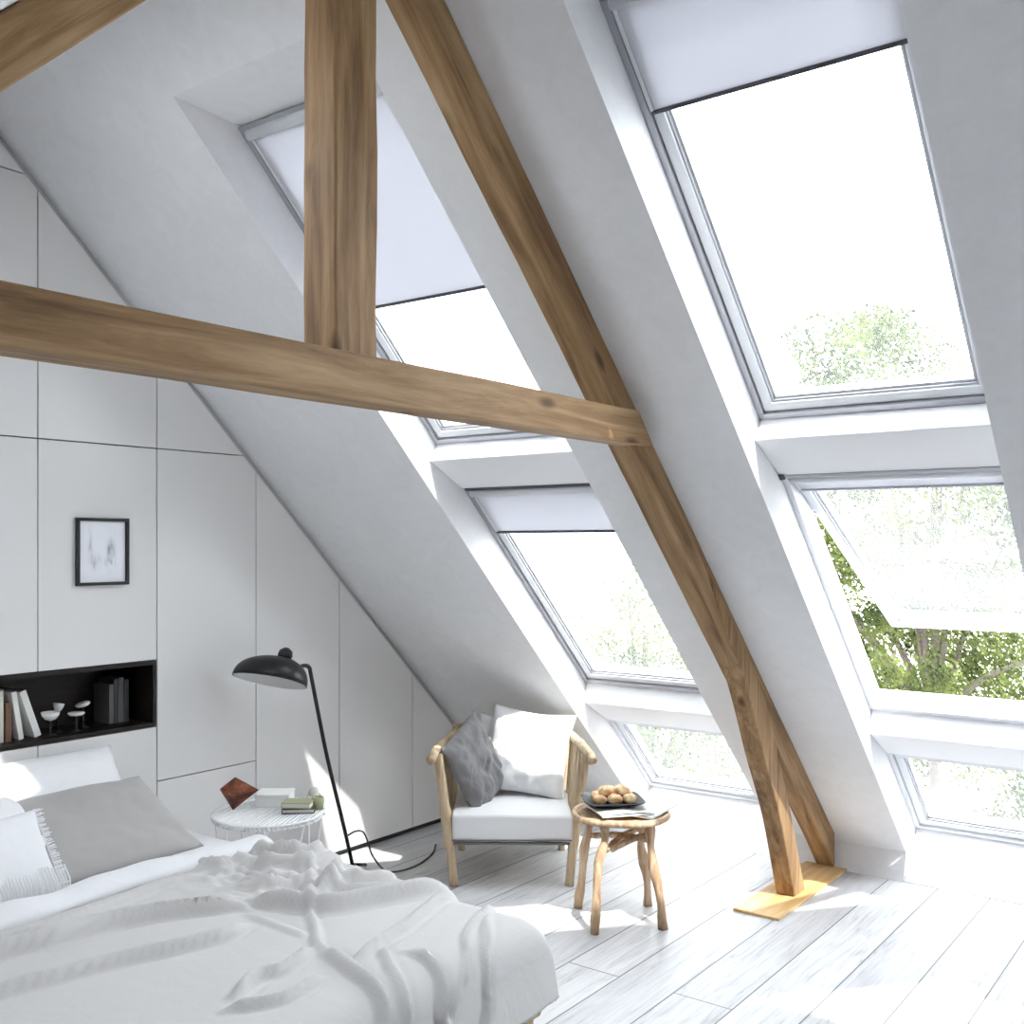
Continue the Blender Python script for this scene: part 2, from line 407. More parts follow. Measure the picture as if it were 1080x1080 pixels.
# ------------------------------------------------------------------ roof windows
ROT = (0, SL, 0)
def window(n, s0, s1, y0, y1, blind=None, head=False, tilt=0.0):
    """everything inside is written in the roof plane: x = along the slope, y, z = out of the room"""
    t = thing('window_%d' % n, kind='structure')
    t.rotation_euler = ROT
    f = obj('window_frame', ring_sc(NB(), s0, s1, y0, y1, 0.022, 3.80, 3.90), M_FRAMEW if tilt or s0 > 2.9 else M_ALU, t, bevel=0.002)
    L = s1 - s0
    i = 0.024
    sa = NB(); ring_sc(sa, i, L - i, y0 + i, y1 - i, 0.034, 0.012, 0.085)
    sash = obj('sash', sa, M_FRAMEW, t, loc=(s0, 0, 3.80), rot=(0, -tilt, 0), bevel=0.003)
    obj('gasket', ring_sc(NB(), i + 0.034, L - i - 0.034, y0 + i + 0.034, y1 - i - 0.034, 0.007, 0.02, 0.05), M_ALU, sash)
    obj('inner_rim', ring_sc(NB(), i + 0.041, L - i - 0.041, y0 + i + 0.041, y1 - i - 0.041, 0.008, 0.03, 0.06), M_FRAMEW, sash)
    gl = NB(); box(gl, i + 0.02, L - i - 0.02, y0 + i + 0.02, y1 - i - 0.02, 0.055, 0.061)
    obj('pane', gl, M_GLASS, sash)
    if head:
        hb = NB(); box(hb, s0 - 0.006, s0 + 0.010, y0 + 0.02, y1 - 0.02, 3.785, 3.80)
        obj('head_rail', hb, M_ALU if tilt else M_DARKALU, t, bevel=0.003)
        if tilt:
            for yy in (y0 + 0.001, y1 - 0.021):
                hb = NB(); box(hb, s0 - 0.010, s0 + 0.012, yy, yy + 0.02, 3.78, 3.80); obj('rail_bracket', hb, M_DARKALU, t, bevel=0.003)
    if blind:
        par = sash
        bb = NB(); box(bb, i + 0.02, blind - s0, y0 + i + 0.004, y1 - i - 0.004, 0.008, 0.0095)
        bl = obj('roller_blind', bb, M_BLIND, par)
        rb = NB(); box(rb, blind - s0 - 0.004, blind - s0 + 0.008, y0 + i + 0.002, y1 - i - 0.002, 0.002, 0.02)
        obj('blind_bar', rb, M_ALU if tilt else M_DARKALU, par, bevel=0.003)
        ch = NB(); tube(ch, [(0.035, y0 + 0.03, 0.002), (0.035, y1 - 0.03, 0.002)], 0.02, 14)
        obj('blind_roller', ch, M_FRAMEW, par, smooth=True)
        for yy in (y0 + 0.024, y1 - 0.036):
            rl = NB(); box(rl, 0.0, blind - s0, yy, yy + 0.012, 0.004, 0.02)
            obj('guide_rail', rl, M_FRAMEW, par)
    return t

k = 1
for ci, (y1, y0) in enumerate(COLS):
    top_b = {0: -0.124, 1: 0.308, 2: -0.1}[ci]
    window(k, -0.468, 0.997, y0, y1, blind=top_b); k += 1
    if ci == 0:
        window(k, 1.25, 2.64, y0, y1, blind=1.378, head=True, tilt=math.radians(16.6))
    else:
        window(k, 1.25, 2.64, y0, y1, blind=1.536, head=True)
    k += 1
    if ci < 2:
        window(k, 2.95, 3.59, y0, y1); k += 1
window(10, 2.95, 3.59, -0.75, 0.02)

# ------------------------------------------------------------------ timber truss
truss = thing('timber_truss', 'exposed oak roof truss, post and tie beam, standing on the floor', 'roof truss', (4.55, 1.83, 0))
tb = Vector(truss.location)
def rel(p): return (p[0] - tb.x, p[1] - tb.y, p[2] - tb.z)

def wobbly_beam(bm, poly_a, poly_b, segs, amp, seed):
    """loft between two quads (lists of 4 points), with softly uneven edges"""
    rings = []
    for i in range(segs + 1):
        t = i / segs; ring = []
        for j, (a, b) in enumerate(zip(poly_a, poly_b)):
            p = Vector(a).lerp(Vector(b), t)
            c = sum((Vector(q).lerp(Vector(r), t) for q, r in zip(poly_a, poly_b)), Vector()) / len(poly_a)
            d = (p - c).normalized()
            p = p + d * amp * noise.noise(Vector((t * segs * 0.35 + seed * 7, j * 3.1, seed)))
            ring.append(bm.verts.new(p))
        rings.append(ring)
    m = len(poly_a)
    for r0, r1 in zip(rings, rings[1:]):
        for j in range(m):
            bm.faces.new((r0[j], r0[(j + 1) % m], r1[(j + 1) % m], r1[j]))
    bm.faces.new(rings[0]); bm.faces.new(rings[-1][::-1])
    return bm

YF, YB = 1.788, 1.882
# right rafter, written in the roof plane (x = s, z = c); grain runs along s
bm = NB()
def quad(s, c0, c1): return [(s, YF, c0), (s, YB, c0), (s, YB, c1), (s, YF, c1)]
ss = [-1.02 + i * (3.38 + 1.02) / 40 for i in range(41)]
rings = []
for i, s in enumerate(ss):
    low = 3.52 + 0.007 * noise.noise(Vector((s * 1.7, 0, 3))) + 0.004 * noise.noise(Vector((s * 6, 2, 3)))
    q = quad(s, low, C0 - 0.001)
    q[0] = (q[0][0], YF + 0.003 * noise.noise(Vector((s * 3, 5, 1))), q[0][2])
    rings.append([bm.verts.new(v) for v in q])
# foot: cut plumb against the knee and level on the plate
def sc_of(x, z): return (x * CS - z * SN, x * SN + z * CS)
foot = []
for (x, z) in ((5.018, 0.012), (5.018, 0.012), (5.018, 0.182), (5.018, 0.182)):
    s, c = sc_of(x, z); foot.append((s, c))
s, c = foot[0]
r1 = [bm.verts.new((s, YF, c - 0.0)), bm.verts.new((s, YB, c)), bm.verts.new((foot[2][0], YB, foot[2][1])), bm.verts.new((foot[3][0], YF, foot[3][1]))]
rings.append(r1)
for a, b in zip(rings, rings[1:]):
    for j in range(4): bm.faces.new((a[j], a[(j + 1) % 4], b[(j + 1) % 4], b[j]))
bm.faces.new(rings[0]); bm.faces.new(rings[-1][::-1])
raf = obj('rafter', bm, M_OAK_X, truss, loc=(-tb.x, -tb.y, 0), rot=ROT, bevel=0.006)

# curved strut that leaves the rafter and stands on the plate
bm = NB()
left = catmull([(3.60, 1.53, 0), (3.78, 1.255, 0), (3.925, 1.09, 0), (4.035, 0.915, 0), (4.15, 0.70, 0), (4.325, 0.40, 0), (4.487, 0.012, 0)], 5)
right = catmull([(3.68, 1.45, 0), (3.86, 1.275, 0), (4.03, 1.10, 0), (4.17, 0.93, 0), (4.30, 0.70, 0), (4.445, 0.40, 0), (4.615, 0.012, 0)], 5)
rings = []
for a, b in zip(left, right):
    rings.append([bm.verts.new(rel((a.x, YF - 0.006, a.y))), bm.verts.new(rel((a.x, YB - 0.012, a.y))), bm.verts.new(rel((b.x, YB - 0.012, b.y))), bm.verts.new(rel((b.x, YF - 0.006, b.y)))])
for a, b in zip(rings, rings[1:]):
    for j in range(4): bm.faces.new((a[j], a[(j + 1) % 4], b[(j + 1) % 4], b[j]))
bm.faces.new(rings[0]); bm.faces.new(rings[-1][::-1])
obj('strut', bm, M_OAK_Z, truss, bevel=0.006)

# left rafter (same section, mirrored slope)
bm = NB()
wobbly_beam(bm, [(0.56, YF, 1.50 + 0.974 * 0.56), (0.56, YB, 1.50 + 0.974 * 0.56), (0.56, YB, LS(0.56) - 0.002), (0.56, YF, LS(0.56) - 0.002)],
            [(1.70, YF, 1.50 + 0.974 * 1.70), (1.70, YB, 1.50 + 0.974 * 1.70), (1.70, YB, LS(1.70) - 0.002), (1.70, YF, LS(1.70) - 0.002)], 16, 0.0, 4)
for v in bm.verts: v.co = Vector(rel(v.co))
# rotate into a local frame along the beam so the grain follows it
rot = Matrix.Rotation(math.atan(0.974), 4, 'Y')
org = Vector(rel((1.1, 1.83, 1.58 + 0.974 * 1.1)))
for v in bm.verts: v.co = rot @ (v.co - org)
obj('rafter', bm, M_OAK_X, truss, loc=org, rot=(0, -math.atan(0.974), 0), bevel=0.005)

# king post
bm = NB()
wobbly_beam(bm, [rel((1.694, 1.79, 2.03)), rel((1.694, 1.90, 2.03)), rel((1.836, 1.90, 2.03)), rel((1.836, 1.79, 2.03))],
            [rel((1.694, 1.79, 3.27)), rel((1.694, 1.90, 3.27)), rel((1.836, 1.90, 3.27)), rel((1.836, 1.79, 3.27))], 14, 0.006, 2)
obj('king_post', bm, M_OAK_Z, truss, bevel=0.006)

# tie beam, lapped over the front of the rafter and cut to the slope
bm = NB()
zt, zb = 2.047, 1.934
n = 30; rings = []
TF, TB = 1.745, 1.842
for i in range(n + 1):
    t = i / n
    x = -0.3 + t * 3.36
    e1 = 0.003 * noise.noise(Vector((x * 2, 1, 0))); e2 = 0.003 * noise.noise(Vector((x * 2, 7, 0)))
    xe0, xe1 = x, x
    if i == n: xe0, xe1 = 3.135, 3.035      # bottom further out than top
    rings.append([bm.verts.new(rel((xe0, TF, zb + e1))), bm.verts.new(rel((xe0, TB, zb + e1))), bm.verts.new(rel((xe1, TB, zt + e2))), bm.verts.new(rel((xe1, TF, zt + e2)))])
for a, b in zip(rings, rings[1:]):
    for j in range(4): bm.faces.new((a[j], a[(j + 1) % 4], b[(j + 1) % 4], b[j]))
bm.faces.new(rings[0]); bm.faces.new(rings[-1][::-1])
obj('tie_beam', bm, M_OAK_X, truss, bevel=0.006)

# honey-coloured plate let into the floor
bm = NB(); prism_y(bm, [(0, 0), (0.86, 0), (0.86, 0.012), (0, 0.012)], -0.105, 0.105)
pl = obj('floor_plate', bm, M_PLATE, loc=(4.19, 1.838, 0), bevel=0.002)
props(pl, 'honey coloured varnished wooden plate on the floor under the beam feet', 'floor plate')

# ------------------------------------------------------------------ wardrobe wall
def roof_z(x, c=C0 - 0.035): return (c - x * SN) / CS
CAB_ROOT = []
def top_at(x, c=C0 - 0.035): return min(roof_z(x, c), LS(x) - 0.05)
def door_poly(x0, x1, z0, z1, g=0.0025, c=C0 - 0.035):
    """front panel clipped by the roof slopes"""
    x0 += g; x1 -= g; z0 += g; z1 -= g
    xs = sorted(set([x0, x1] + [x for x in (RX, (c - z1 * CS) / SN, (c - z0 * CS) / SN, (z1 - 1.593) / 0.974) if x0 < x < x1]))
    tops = [(x, min(z1, top_at(x, c))) for x in xs if top_at(x, c) >= z0 - 1e-6]
    pts = [(tops[0][0], z0)] + ([(tops[-1][0], z0)] if tops[-1][1] > z0 + 1e-5 else []) + tops[::-1]
    return [p for k, p in enumerate(pts) if k == 0 or (Vector(p) - Vector(pts[k - 1])).length > 1e-5]

def wardrobe(label, x0, x1, fronts, shelf=None):
    t = thing('wardrobe', label, 'wardrobe', (round((x0 + x1) / 2, 3), Y_G, 0), group='fitted white wardrobes under the slope')
    ox = t.location.x
    zr = [roof_z(x0 + 0.003, C0 - 0.05), roof_z(x1 - 0.003, C0 - 0.05)]
    bm = NB()
    segs = [(0.03, None)] if not shelf else [(0.03, shelf[0]), (shelf[1], None)]
    for za, zb_ in segs:
        if zb_ is None: poly = [(p[0] - ox, p[1]) for p in door_poly(x0, x1, za, 9, 0.001, C0 - 0.05)]
        else: poly = [(x0 + 0.001 - ox, za), (x1 - 0.001 - ox, za), (x1 - 0.001 - ox, zb_), (x0 + 0.001 - ox, zb_)]
        prism_y(bm, poly, 0.022, 0.58)
    obj('carcass', bm, M_SEAM, t)
    bm = NB(); box(bm, x0 - ox, x1 - ox, 0.03, 0.5, 0.0, 0.03); obj('plinth', bm, M_KICK, t)
    for z0, z1, nm in fronts:
        bm = NB(); prism_y(bm, [(p[0] - ox, p[1]) for p in door_poly(x0, x1, z0, z1)], 0.0, 0.02)
        obj(nm, bm, M_CAB, t, bevel=0.0012)
    return t
NZ0, NZ1 = 0.818, 1.102
X = [0.95, 1.60, 2.11, 2.637, 3.169, 3.702, 4.252, 4.95]
wardrobe('white wardrobe at the left edge of the photo, above the bed head', X[1], X[2], [(0.03, NZ0, 'drawer'), (NZ1, 2.007, 'door'), (2.007, 3.018, 'door'), (3.018, 3.4, 'door')], (NZ0, NZ1))
wardrobe('white wardrobe with the small framed picture on its door', X[2], X[3], [(0.03, NZ0, 'drawer'), (NZ1, 2.007, 'door'), (2.007, 3.4, 'door')], (NZ0, NZ1))
wardrobe('white wardrobe right of the dark shelf niche, with a drawer front below', X[3], X[4], [(0.03, 0.582, 'drawer'), (0.582, 2.007, 'door'), (2.007, 3.4, 'door')])
wardrobe('full-height white wardrobe door behind the black floor lamp', X[4], X[5], [(0.03, 3.4, 'door')])
wardrobe('white slope-topped wardrobe between the lamp and the armchair', X[5], X[6], [(0.03, 3.4, 'door')])
wardrobe('lowest white wardrobe in the corner behind the armchair', X[6], X[7], [(0.03, 3.4, 'door')])
wardrobe('white wardrobe farther left beyond the bed head', X[0], X[1], [(0.03, NZ0, 'drawer'), (NZ1, 2.007, 'door'), (2.007, 3.4, 'door')], (NZ0, NZ1))
# filler between wardrobe fronts and the sloping ceiling
bm = NB(); prism_y(bm, [SC(-1.0, C0 - 0.045), SC(3.6, C0 - 0.045), SC(3.6, C0 + 0.01), SC(-1.0, C0 + 0.01)], Y_G + 0.03, Y_G + 0.05)
struct('trim_20', bm, mat('filler_grey', (0.45, 0.45, 0.46), 0.7))
bm = NB(); prism_y(bm, [(-2.2, 0), (0.945, 0), (0.945, LS(0.945)), (0.45, 2.08), (-2.2, 2.08)], Y_G, Y_G + 0.1)
struct('wall_right', bm, M_WHITE)

# dark shelf niche spanning the wardrobes above the bed
niche = thing('wall_niche', 'dark brown wooden shelf niche set in the wardrobes above the bed', 'shelf', (1.90, Y_G, NZ0))
bm = NB()
xl, xr, h, d = -0.95, 0.732, NZ1 - NZ0, 0.27
box(bm, xl, xr, 0.0, d, 0.001, 0.018); obj('shelf_board', bm, M_DARKW, niche)
bm = NB(); box(bm, xl, xr, 0.0, d, h - 0.018, h - 0.001); obj('top_board', bm, M_DARKW, niche)
bm = NB(); box(bm, xl, xr, d - 0.02, d, 0.018, h - 0.018); obj('back_board', bm, M_DARKW, niche)
for a in (xl, xr - 0.014):
    bm = NB(); box(bm, a, a + 0.014, 0.0, d - 0.02, 0.018, h - 0.018); obj('side_board', bm, M_DARKW, niche)

NZ = NZ0 + 0.0185
def book(label, x, y, h, t, dep, mcol, lean=0.0, group=None, z=NZ, rotz=0.0):
    o = thing('book', label, 'book', (x, y, z), (0, lean, rotz), group)
    cv = NB()
    box(cv, 0, 0.003, 0, dep, 0, h); box(cv, t - 0.003, t, 0, dep, 0, h); box(cv, 0.003, t - 0.003, 0, 0.003, 0, h)
    obj('cover', cv, mcol, o)
    pg = NB(); box(pg, 0.003, t - 0.003, 0.003, dep - 0.004, 0.003, h - 0.004)
    obj('pages', pg, M_PAGES, o)
    return o
MB_W = mat('book_white', (0.75, 0.75, 0.72), 0.6); MB_C = mat('book_cream', (0.62, 0.62, 0.54), 0.6)
MB_B = mat('book_brown', (0.16, 0.08, 0.05), 0.6); MB_G = mat('book_grey', (0.12, 0.12, 0.12), 0.6); MB_G2 = mat('book_dark', (0.06, 0.06, 0.06), 0.6)
yb = Y_G + 0.07
book('cream upright book at the left end of the dark niche', 1.985, yb, 0.20, 0.026, 0.15, MB_C)
book('white book further left in the dark niche, cut by the photo edge', 1.955, yb, 0.205, 0.025, 0.15, MB_W)
book('short brown book between the cream and the leaning white books', 2.020, yb, 0.15, 0.022, 0.14, MB_B)
book('thin white book leaning left, second from the bowls', 2.072, yb, 0.19, 0.020, 0.15, MB_W, lean=-0.16)
book('thick white book leaning most, beside the white bowls', 2.137, yb, 0.195, 0.026, 0.15, MB_W, lean=-0.33)
gx = 2.488
for i, (t_, h_, m_, lb) in enumerate([(0.020, 0.165, MB_G, 'shortest grey book, left of the grey books in the niche'), (0.018, 0.185, MB_G2, 'near-black book, second from left in the grey row'),
                                      (0.024, 0.19, MB_G, 'widest grey book, second from right in the grey row'), (0.022, 0.18, MB_G2, 'dark grey book at the right end of the niche row')]):
    book(lb, gx, Y_G + 0.12, h_, t_, 0.12, m_); gx += t_ + 0.003

def stem_dish(label, x, y, r, h, bowl, tilt=0.0, cat='dish'):
    t = thing('stemmed_dish', label, cat, (x, y, NZ), (0, 0, 0), 'small white dishes in the niche')
    bm = NB(); lathe(bm, [(0, 0), (0.022, 0), (0.022, 0.004), (0.004, 0.008), (0.004, h)], 16); obj('stem', bm, M_BLACK, t, smooth=True)
    bm = NB()
    if bowl: lathe(bm, [(0.003, 0), (r * 0.6, 0.008), (r * 0.9, 0.022), (r, 0.036), (r * 0.92, 0.036), (r * 0.55, 0.014), (0, 0.008)], 24)
    else: lathe(bm, [(0.003, 0), (r * 0.8, 0.002), (r, 0.010), (r * 0.9, 0.014), (0, 0.012)], 24)
    obj('bowl', bm, M_CERAM, t, loc=(0, 0, h), rot=(0, tilt, 0), smooth=True)
stem_dish('white round bowl on a dark stem beside the leaning book', 2.205, Y_G + 0.08, 0.036, 0.055, True)
stem_dish('smallest white cup of the four niche dishes, second from left', 2.262, Y_G + 0.13, 0.022, 0.078, True, 0.2)
stem_dish('flat white dish on dark stem, third of the niche dishes', 2.315, Y_G + 0.08, 0.034, 0.062, False)
stem_dish('flat white tilted dish on the tallest stem in the niche', 2.375, Y_G + 0.13, 0.031, 0.088, False, -0.25)

# framed picture
pic = thing('framed_picture', 'small black framed watercolour hung on the wardrobe door', 'picture', (2.378, Y_G - 0.001, 1.567))
bm = NB()
w2, h2, fw = 0.116, 0.137, 0.013
box(bm, -w2, w2, -0.018, -0.001, h2 - fw, h2); box(bm, -w2, w2, -0.018, -0.001, -h2, -h2 + fw)
box(bm, -w2, -w2 + fw, -0.018, -0.001, -h2 + fw, h2 - fw); box(bm, w2 - fw, w2, -0.018, -0.001, -h2 + fw, h2 - fw)
obj('picture_frame', bm, M_BLACK, pic, bevel=0.001)
def art_build(nt, N, L, b):
    tc = N.new('ShaderNodeTexCoord'); sx = N.new('ShaderNodeSeparateXYZ'); L.new(tc.outputs['Object'], sx.inputs[0])
    def mth(op, a, b_=None, c=None):
        m = N.new('ShaderNodeMath'); m.operation = op
        for i, v in enumerate((a, b_, c)):
            if v is None: continue
            if isinstance(v, (int, float)): m.inputs[i].default_value = v
            else: L.new(v, m.inputs[i])
        return m.outputs[0]
    n = N.new('ShaderNodeTexNoise'); n.inputs['Scale'].default_value = 55; n.inputs['Detail'].default_value = 5
    mp = N.new('ShaderNodeMapping'); mp.inputs['Scale'].default_value = (1, 1, 0.35); L.new(tc.outputs['Object'], mp.inputs[0]); L.new(mp.outputs[0], n.inputs['Vector'])
    def reed(x0, z0, wx, wz, k):
        a = mth('DIVIDE', mth('SUBTRACT', sx.outputs['X'], x0), wx); c = mth('DIVIDE', mth('SUBTRACT', sx.outputs['Z'], z0), wz)
        r2 = mth('ADD', mth('MULTIPLY', a, a), mth('MULTIPLY', c, c))
        g = mth('POWER', 2.718, mth('MULTIPLY', r2, -1.0))
        return mth('MULTIPLY', g, k)
    f = mth('ADD', mth('ADD', reed(0.038, 0.0, 0.014, 0.055, 1.0), reed(-0.055, 0.03, 0.008, 0.05, 0.55)), mth('ADD', reed(-0.035, -0.035, 0.02, 0.03, 0.6), reed(0.03, -0.045, 0.03, 0.015, 0.5)))
    f = mth('MULTIPLY', f, mth('MULTIPLY', mth('SUBTRACT', n.outputs['Fac'], 0.36), 4.5))
    r = ramp(N, [(0.0, (0.82, 0.83, 0.88)), (1.0, (0.22, 0.23, 0.27))])
    L.new(f, r.inputs['Fac']); L.new(r.outputs['Color'], b.inputs['Base Color'])
bm = NB(); box(bm, -w2 + fw, w2 - fw, -0.006, -0.003, -h2 + fw, h2 - fw)
obj('print', bm, mat('watercolour_print', rough=0.5, build=art_build), pic)

# ------------------------------------------------------------------ bed
ZT = 0.455; XR = 2.56; YFT = 1.83
bed = thing('bed', 'wide bed with white sheet and mattress, its head at the white wardrobes', 'bed', (1.66, 2.85, 0))
bx, by = bed.location.x, bed.location.y
bm = NB(); box(bm, 0.74 - bx, 2.62 - bx, YFT + 0.02 - by, 3.86 - by, 0.14, 0.22)
obj('bed_frame', bm, M_CHAIRW, bed, bevel=0.01)
for lx, ly in ((2.56, YFT + 0.08), (0.8, YFT + 0.08), (2.56, 3.75), (0.8, 3.75)):
    bm = NB(); box(bm, lx - 0.035 - bx, lx + 0.045 - bx, ly - 0.04 - by, ly + 0.04 - by, 0, 0.14)
    obj('leg', bm, M_CHAIRW, bed, bevel=0.006)
def rounded_slab(x0, x1, y0, y1, z0, z1, r, seed, amp=0.006, n=60):
    bm = NB(); L1 = []
    nx = int((x1 - x0 + 2 * (z1 - z0)) / 0.03); ny = int((y1 - y0 + 2 * (z1 - z0)) / 0.03)
    H = z1 - z0
    def wrap(d):   # distance past the start of the rounding
        if d <= 0: return d, 0
        if d < r * math.pi / 2: return r * math.sin(d / r), r - r * math.cos(d / r)
        return r, r + (d - r * math.pi / 2)
    ext = H - r + r * math.pi / 2
    ax0, ax1, ay0, ay1 = x0 + r, x1 - r, y0 + r, y1 - r
    g = []
    for i in range(nx + 1):
        row = []
        a = ax0 - ext + (ax1 - ax0 + 2 * ext) * i / nx
        for j in range(ny + 1):
            b = ay0 - ext + (ay1 - ay0 + 2 * ext) * j / ny
            if a > ax1: o, dx = wrap(a - ax1); x = ax1 + o
            elif a < ax0: o, dx = wrap(ax0 - a); x = ax0 - o
            else: x, dx = a, 0
            if b > ay1: o, dy = wrap(b - ay1); y = ay1 + o
            elif b < ay0: o, dy = wrap(ay0 - b); y = ay0 - o
            else: y, dy = b, 0
            z = z1 - min(H, math.hypot(dx, dy)) + amp * noise.noise(Vector((x * 3, y * 3, seed)))
            row.append(bm.verts.new((x, y, z)))
        g.append(row)
    for i in range(nx):
        for j in range(ny):
            bm.faces.new((g[i][j], g[i + 1][j], g[i + 1][j + 1], g[i][j + 1]))
    return bm
bm = rounded_slab(0.76 - bx, 2.585 - bx, YFT + 0.01 - by, 3.86 - by, 0.20, 0.435, 0.07, 5.0, 0.008)
obj('mattress', bm, M_MATT, bed, smooth=True)

# white top sheet / duvet lying over the mattress, longer than the grey throw at the foot and side
def cloth(ax0, ax1, ty0, t1, z_top, xr, yf, r, hem, step, hfun):
    """a = across the bed, t = towards the foot (0 at the foot edge); falls over the right side and the foot"""
    bm = NB()
    na = int((ax1 - ax0) / step); nt_ = int((t1 - ty0) / step)
    def wrap(d):
        if d <= 0: return d, 0, 0
        if d < r * math.pi / 2: return r * math.sin(d / r), r - r * math.cos(d / r), d / r
        return r, r + (d - r * math.pi / 2), math.pi / 2
    g = []
    for i in range(na + 1):
        a = ax0 + (ax1 - ax0) * i / na
        row = []
        oa, da, pa = wrap(a - (xr - r))
        for j in range(nt_ + 1):
            t = ty0 + (t1 - ty0) * j / nt_
            ot, dt, pt = wrap(t + r)
            x = xr - r + oa; y = yf + r - ot
            hh = hfun(a, t)
            nrm = Vector((math.sin(pa), -math.sin(pt), 0.0)); nrm.z = max(0.0, math.cos(pa) * math.cos(pt))
            if nrm.length < 1e-3: nrm = Vector((0.7, -0.7, 0))
            nrm.normalize()
            lim = z_top - hem - 0.02 * noise.noise(Vector((a * 2, (t if pt < 1 else 0) * 2, 1)))
            z = z_top - min(math.hypot(da, dt), lim)
            flare = 0.10 * max(0, -(z - z_top) - r)
            p = Vector((x + (flare if pa > 1 else 0), y - (flare if pt > 1 else 0), z)) + nrm * hh
            row.append(bm.verts.new(p))
        g.append(row)
    for i in range(na):
        for j in range(nt_):
            bm.faces.new((g[i][j], g[i + 1][j], g[i + 1][j + 1], g[i][j + 1]))
    return bm

def seg_dist(px, py, ax, ay, bx_, by_):
    vx, vy = bx_ - ax, by_ - ay; wx, wy = px - ax, py - ay
    L2 = vx * vx + vy * vy
    t = max(0, min(1, (wx * vx + wy * vy) / L2)) if L2 > 0 else 0
    dx, dy = wx - vx * t, wy - vy * t
    side = vx * wy - vy * wx
    return math.hypot(dx, dy), side, t

RIDGES = [  # (points, height, width, sharp side)
 ([(1.10, -1.06), (1.421, -1.01), (1.567, -0.98), (1.762, -0.96), (1.937, -0.882), (2.067, -0.777)], 0.058, 0.027),
 ([(1.0, -0.83), (1.303, -0.776), (1.433, -0.742), (1.604, -0.713), (1.771, -0.653), (1.878, -0.624), (1.97, -0.646)], 0.042, 0.021),
 ([(1.2, -1.13), (1.471, -1.109), (1.624, -1.082), (1.835, -1.127), (1.983, -1.147), (2.114, -1.127)], 0.034, 0.026),
 ([(2.074, -0.808), (2.143, -0.689), (2.214, -0.554), (2.362, -0.496), (2.517, -0.435), (2.641, -0.378)], 0.058, 0.035),
 ([(2.573, -1.035), (2.38, -0.83), (2.204, -0.636), (2.008, -0.393), (1.978, -0.322)], 0.022, 0.018),
 ([(1.978, -0.322), (1.957, -0.244), (1.923, -0.138), (1.891, -0.039), (1.839, 0.073), (1.80, 0.2)], 0.036, 0.025),
 ([(1.98, -0.213), (2.08, -0.241), (2.196, -0.26), (2.389, -0.321), (2.473, -0.348), (2.605, -0.349)], 0.032, 0.022),
 ([(2.088, -0.23), (2.05, -0.16), (2.0, -0.09), (1.955, -0.0), (1.945, 0.07), (1.967, 0.132)], 0.022, 0.02),
 ([(2.111, -0.144), (2.11, -0.04), (2.085, 0.03), (2.071, 0.072), (2.09, 0.178)], 0.03, 0.02),
 ([(2.586, -0.198), (2.497, -0.177), (2.356, -0.107), (2.262, -0.055), (2.17, 0.02), (2.102, 0.083), (2.12, 0.2)], 0.018, 0.016),
 ([(2.504, -0.168), (2.38, -0.07), (2.29, 0.0), (2.265, 0.06), (2.261, 0.111), (2.231, 0.166), (2.19, 0.24)], 0.018, 0.016),
 ([(1.641, -0.282), (1.741, -0.332), (1.824, -0.319), (1.954, -0.353)], 0.036, 0.022),
 ([(1.578, -0.238), (1.712, -0.188), (1.844, -0.195)], 0.03, 0.02),
 ([(2.034, -0.726), (2.023, -0.55), (2.016, -0.441)], 0.012, 0.02),
 ([(2.215, -1.241), (2.252, -1.107), (2.303, -0.875)], 0.03, 0.03),
 ([(2.12, -0.95), (2.22, -0.86), (2.36, -0.80), (2.5, -0.78)], 0.036, 0.03),
 ([(2.30, -1.05), (2.42, -0.92), (2.55, -0.90)], 0.045, 0.03),
 ([(2.30, -0.70), (2.42, -0.68), (2.56, -0.60)], 0.045, 0.03),
 ([(2.40, -1.2), (2.46, -1.05), (2.52, -0.98), (2.62, -0.95)], 0.05, 0.028),
 ([(2.25, -0.80), (2.33, -0.74), (2.40, -0.60), (2.55, -0.52)], 0.03, 0.025),
]
RP = []
for pts, h, w in RIDGES:
    h *= 0.85; w *= 0.6
    c = catmull([(p[0], p[1], 0) for p in pts], 5)
    RP.append(([(q.x, q.y) for q in c], h, w, min(q.x for q in c) - 4 * w, max(q.x for q in c) + 4 * w, min(q.y for q in c) - 4 * w, max(q.y for q in c) + 4 * w))
def throw_h(a, t):
    h = 0.006 + 0.007 * noise.noise(Vector((a * 2.2, t * 2.2, 9.0)))
    wob = 0.02 * noise.noise(Vector((a * 5, t * 5, 2.0)))
    for pts, hh, w, xa, xb, ya, yb_ in RP:
        if not (xa < a < xb and ya < t < yb_): continue
        best = 9; bi = 0; sg = 0
        m = len(pts) - 1
        for i in range(m):
            d, side, tt = seg_dist(a, t + wob, *pts[i], *pts[i + 1])
            if d < best: best = d; bi = (i + tt) / m; sg = (t + wob) - (pts[i][1] + (pts[i + 1][1] - pts[i][1]) * tt)
        if best < 4 * w:
            # crisp fold: steep on one side, easing off on the other
            fade = min(1, 6 * min(bi, 1 - bi) + 0.25)
            we = w * (1.5 if sg < 0 else 0.42)
            h += hh * fade * math.exp(-(best / we) ** 2)
            h -= 0.25 * hh * fade * math.exp(-((best - 2.0 * w) / w) ** 2)
    # bunched-up corner by the lamp
    m = max(0, min(1, (a - 2.02) / 0.25)) * max(0, min(1, (-t - 0.62) / 0.12)) * max(0, min(1, (1.32 + t) / 0.15))
    if m > 0:
        q = noise.noise(Vector((a * 9, t * 6, 4.0))); q2 = noise.noise(Vector((a * 17, t * 13, 8.0)))
        h += m * (0.022 * (1 - abs(q) * 3.0) + 0.014 * (1 - abs(q2) * 3))
    return h + 0.002
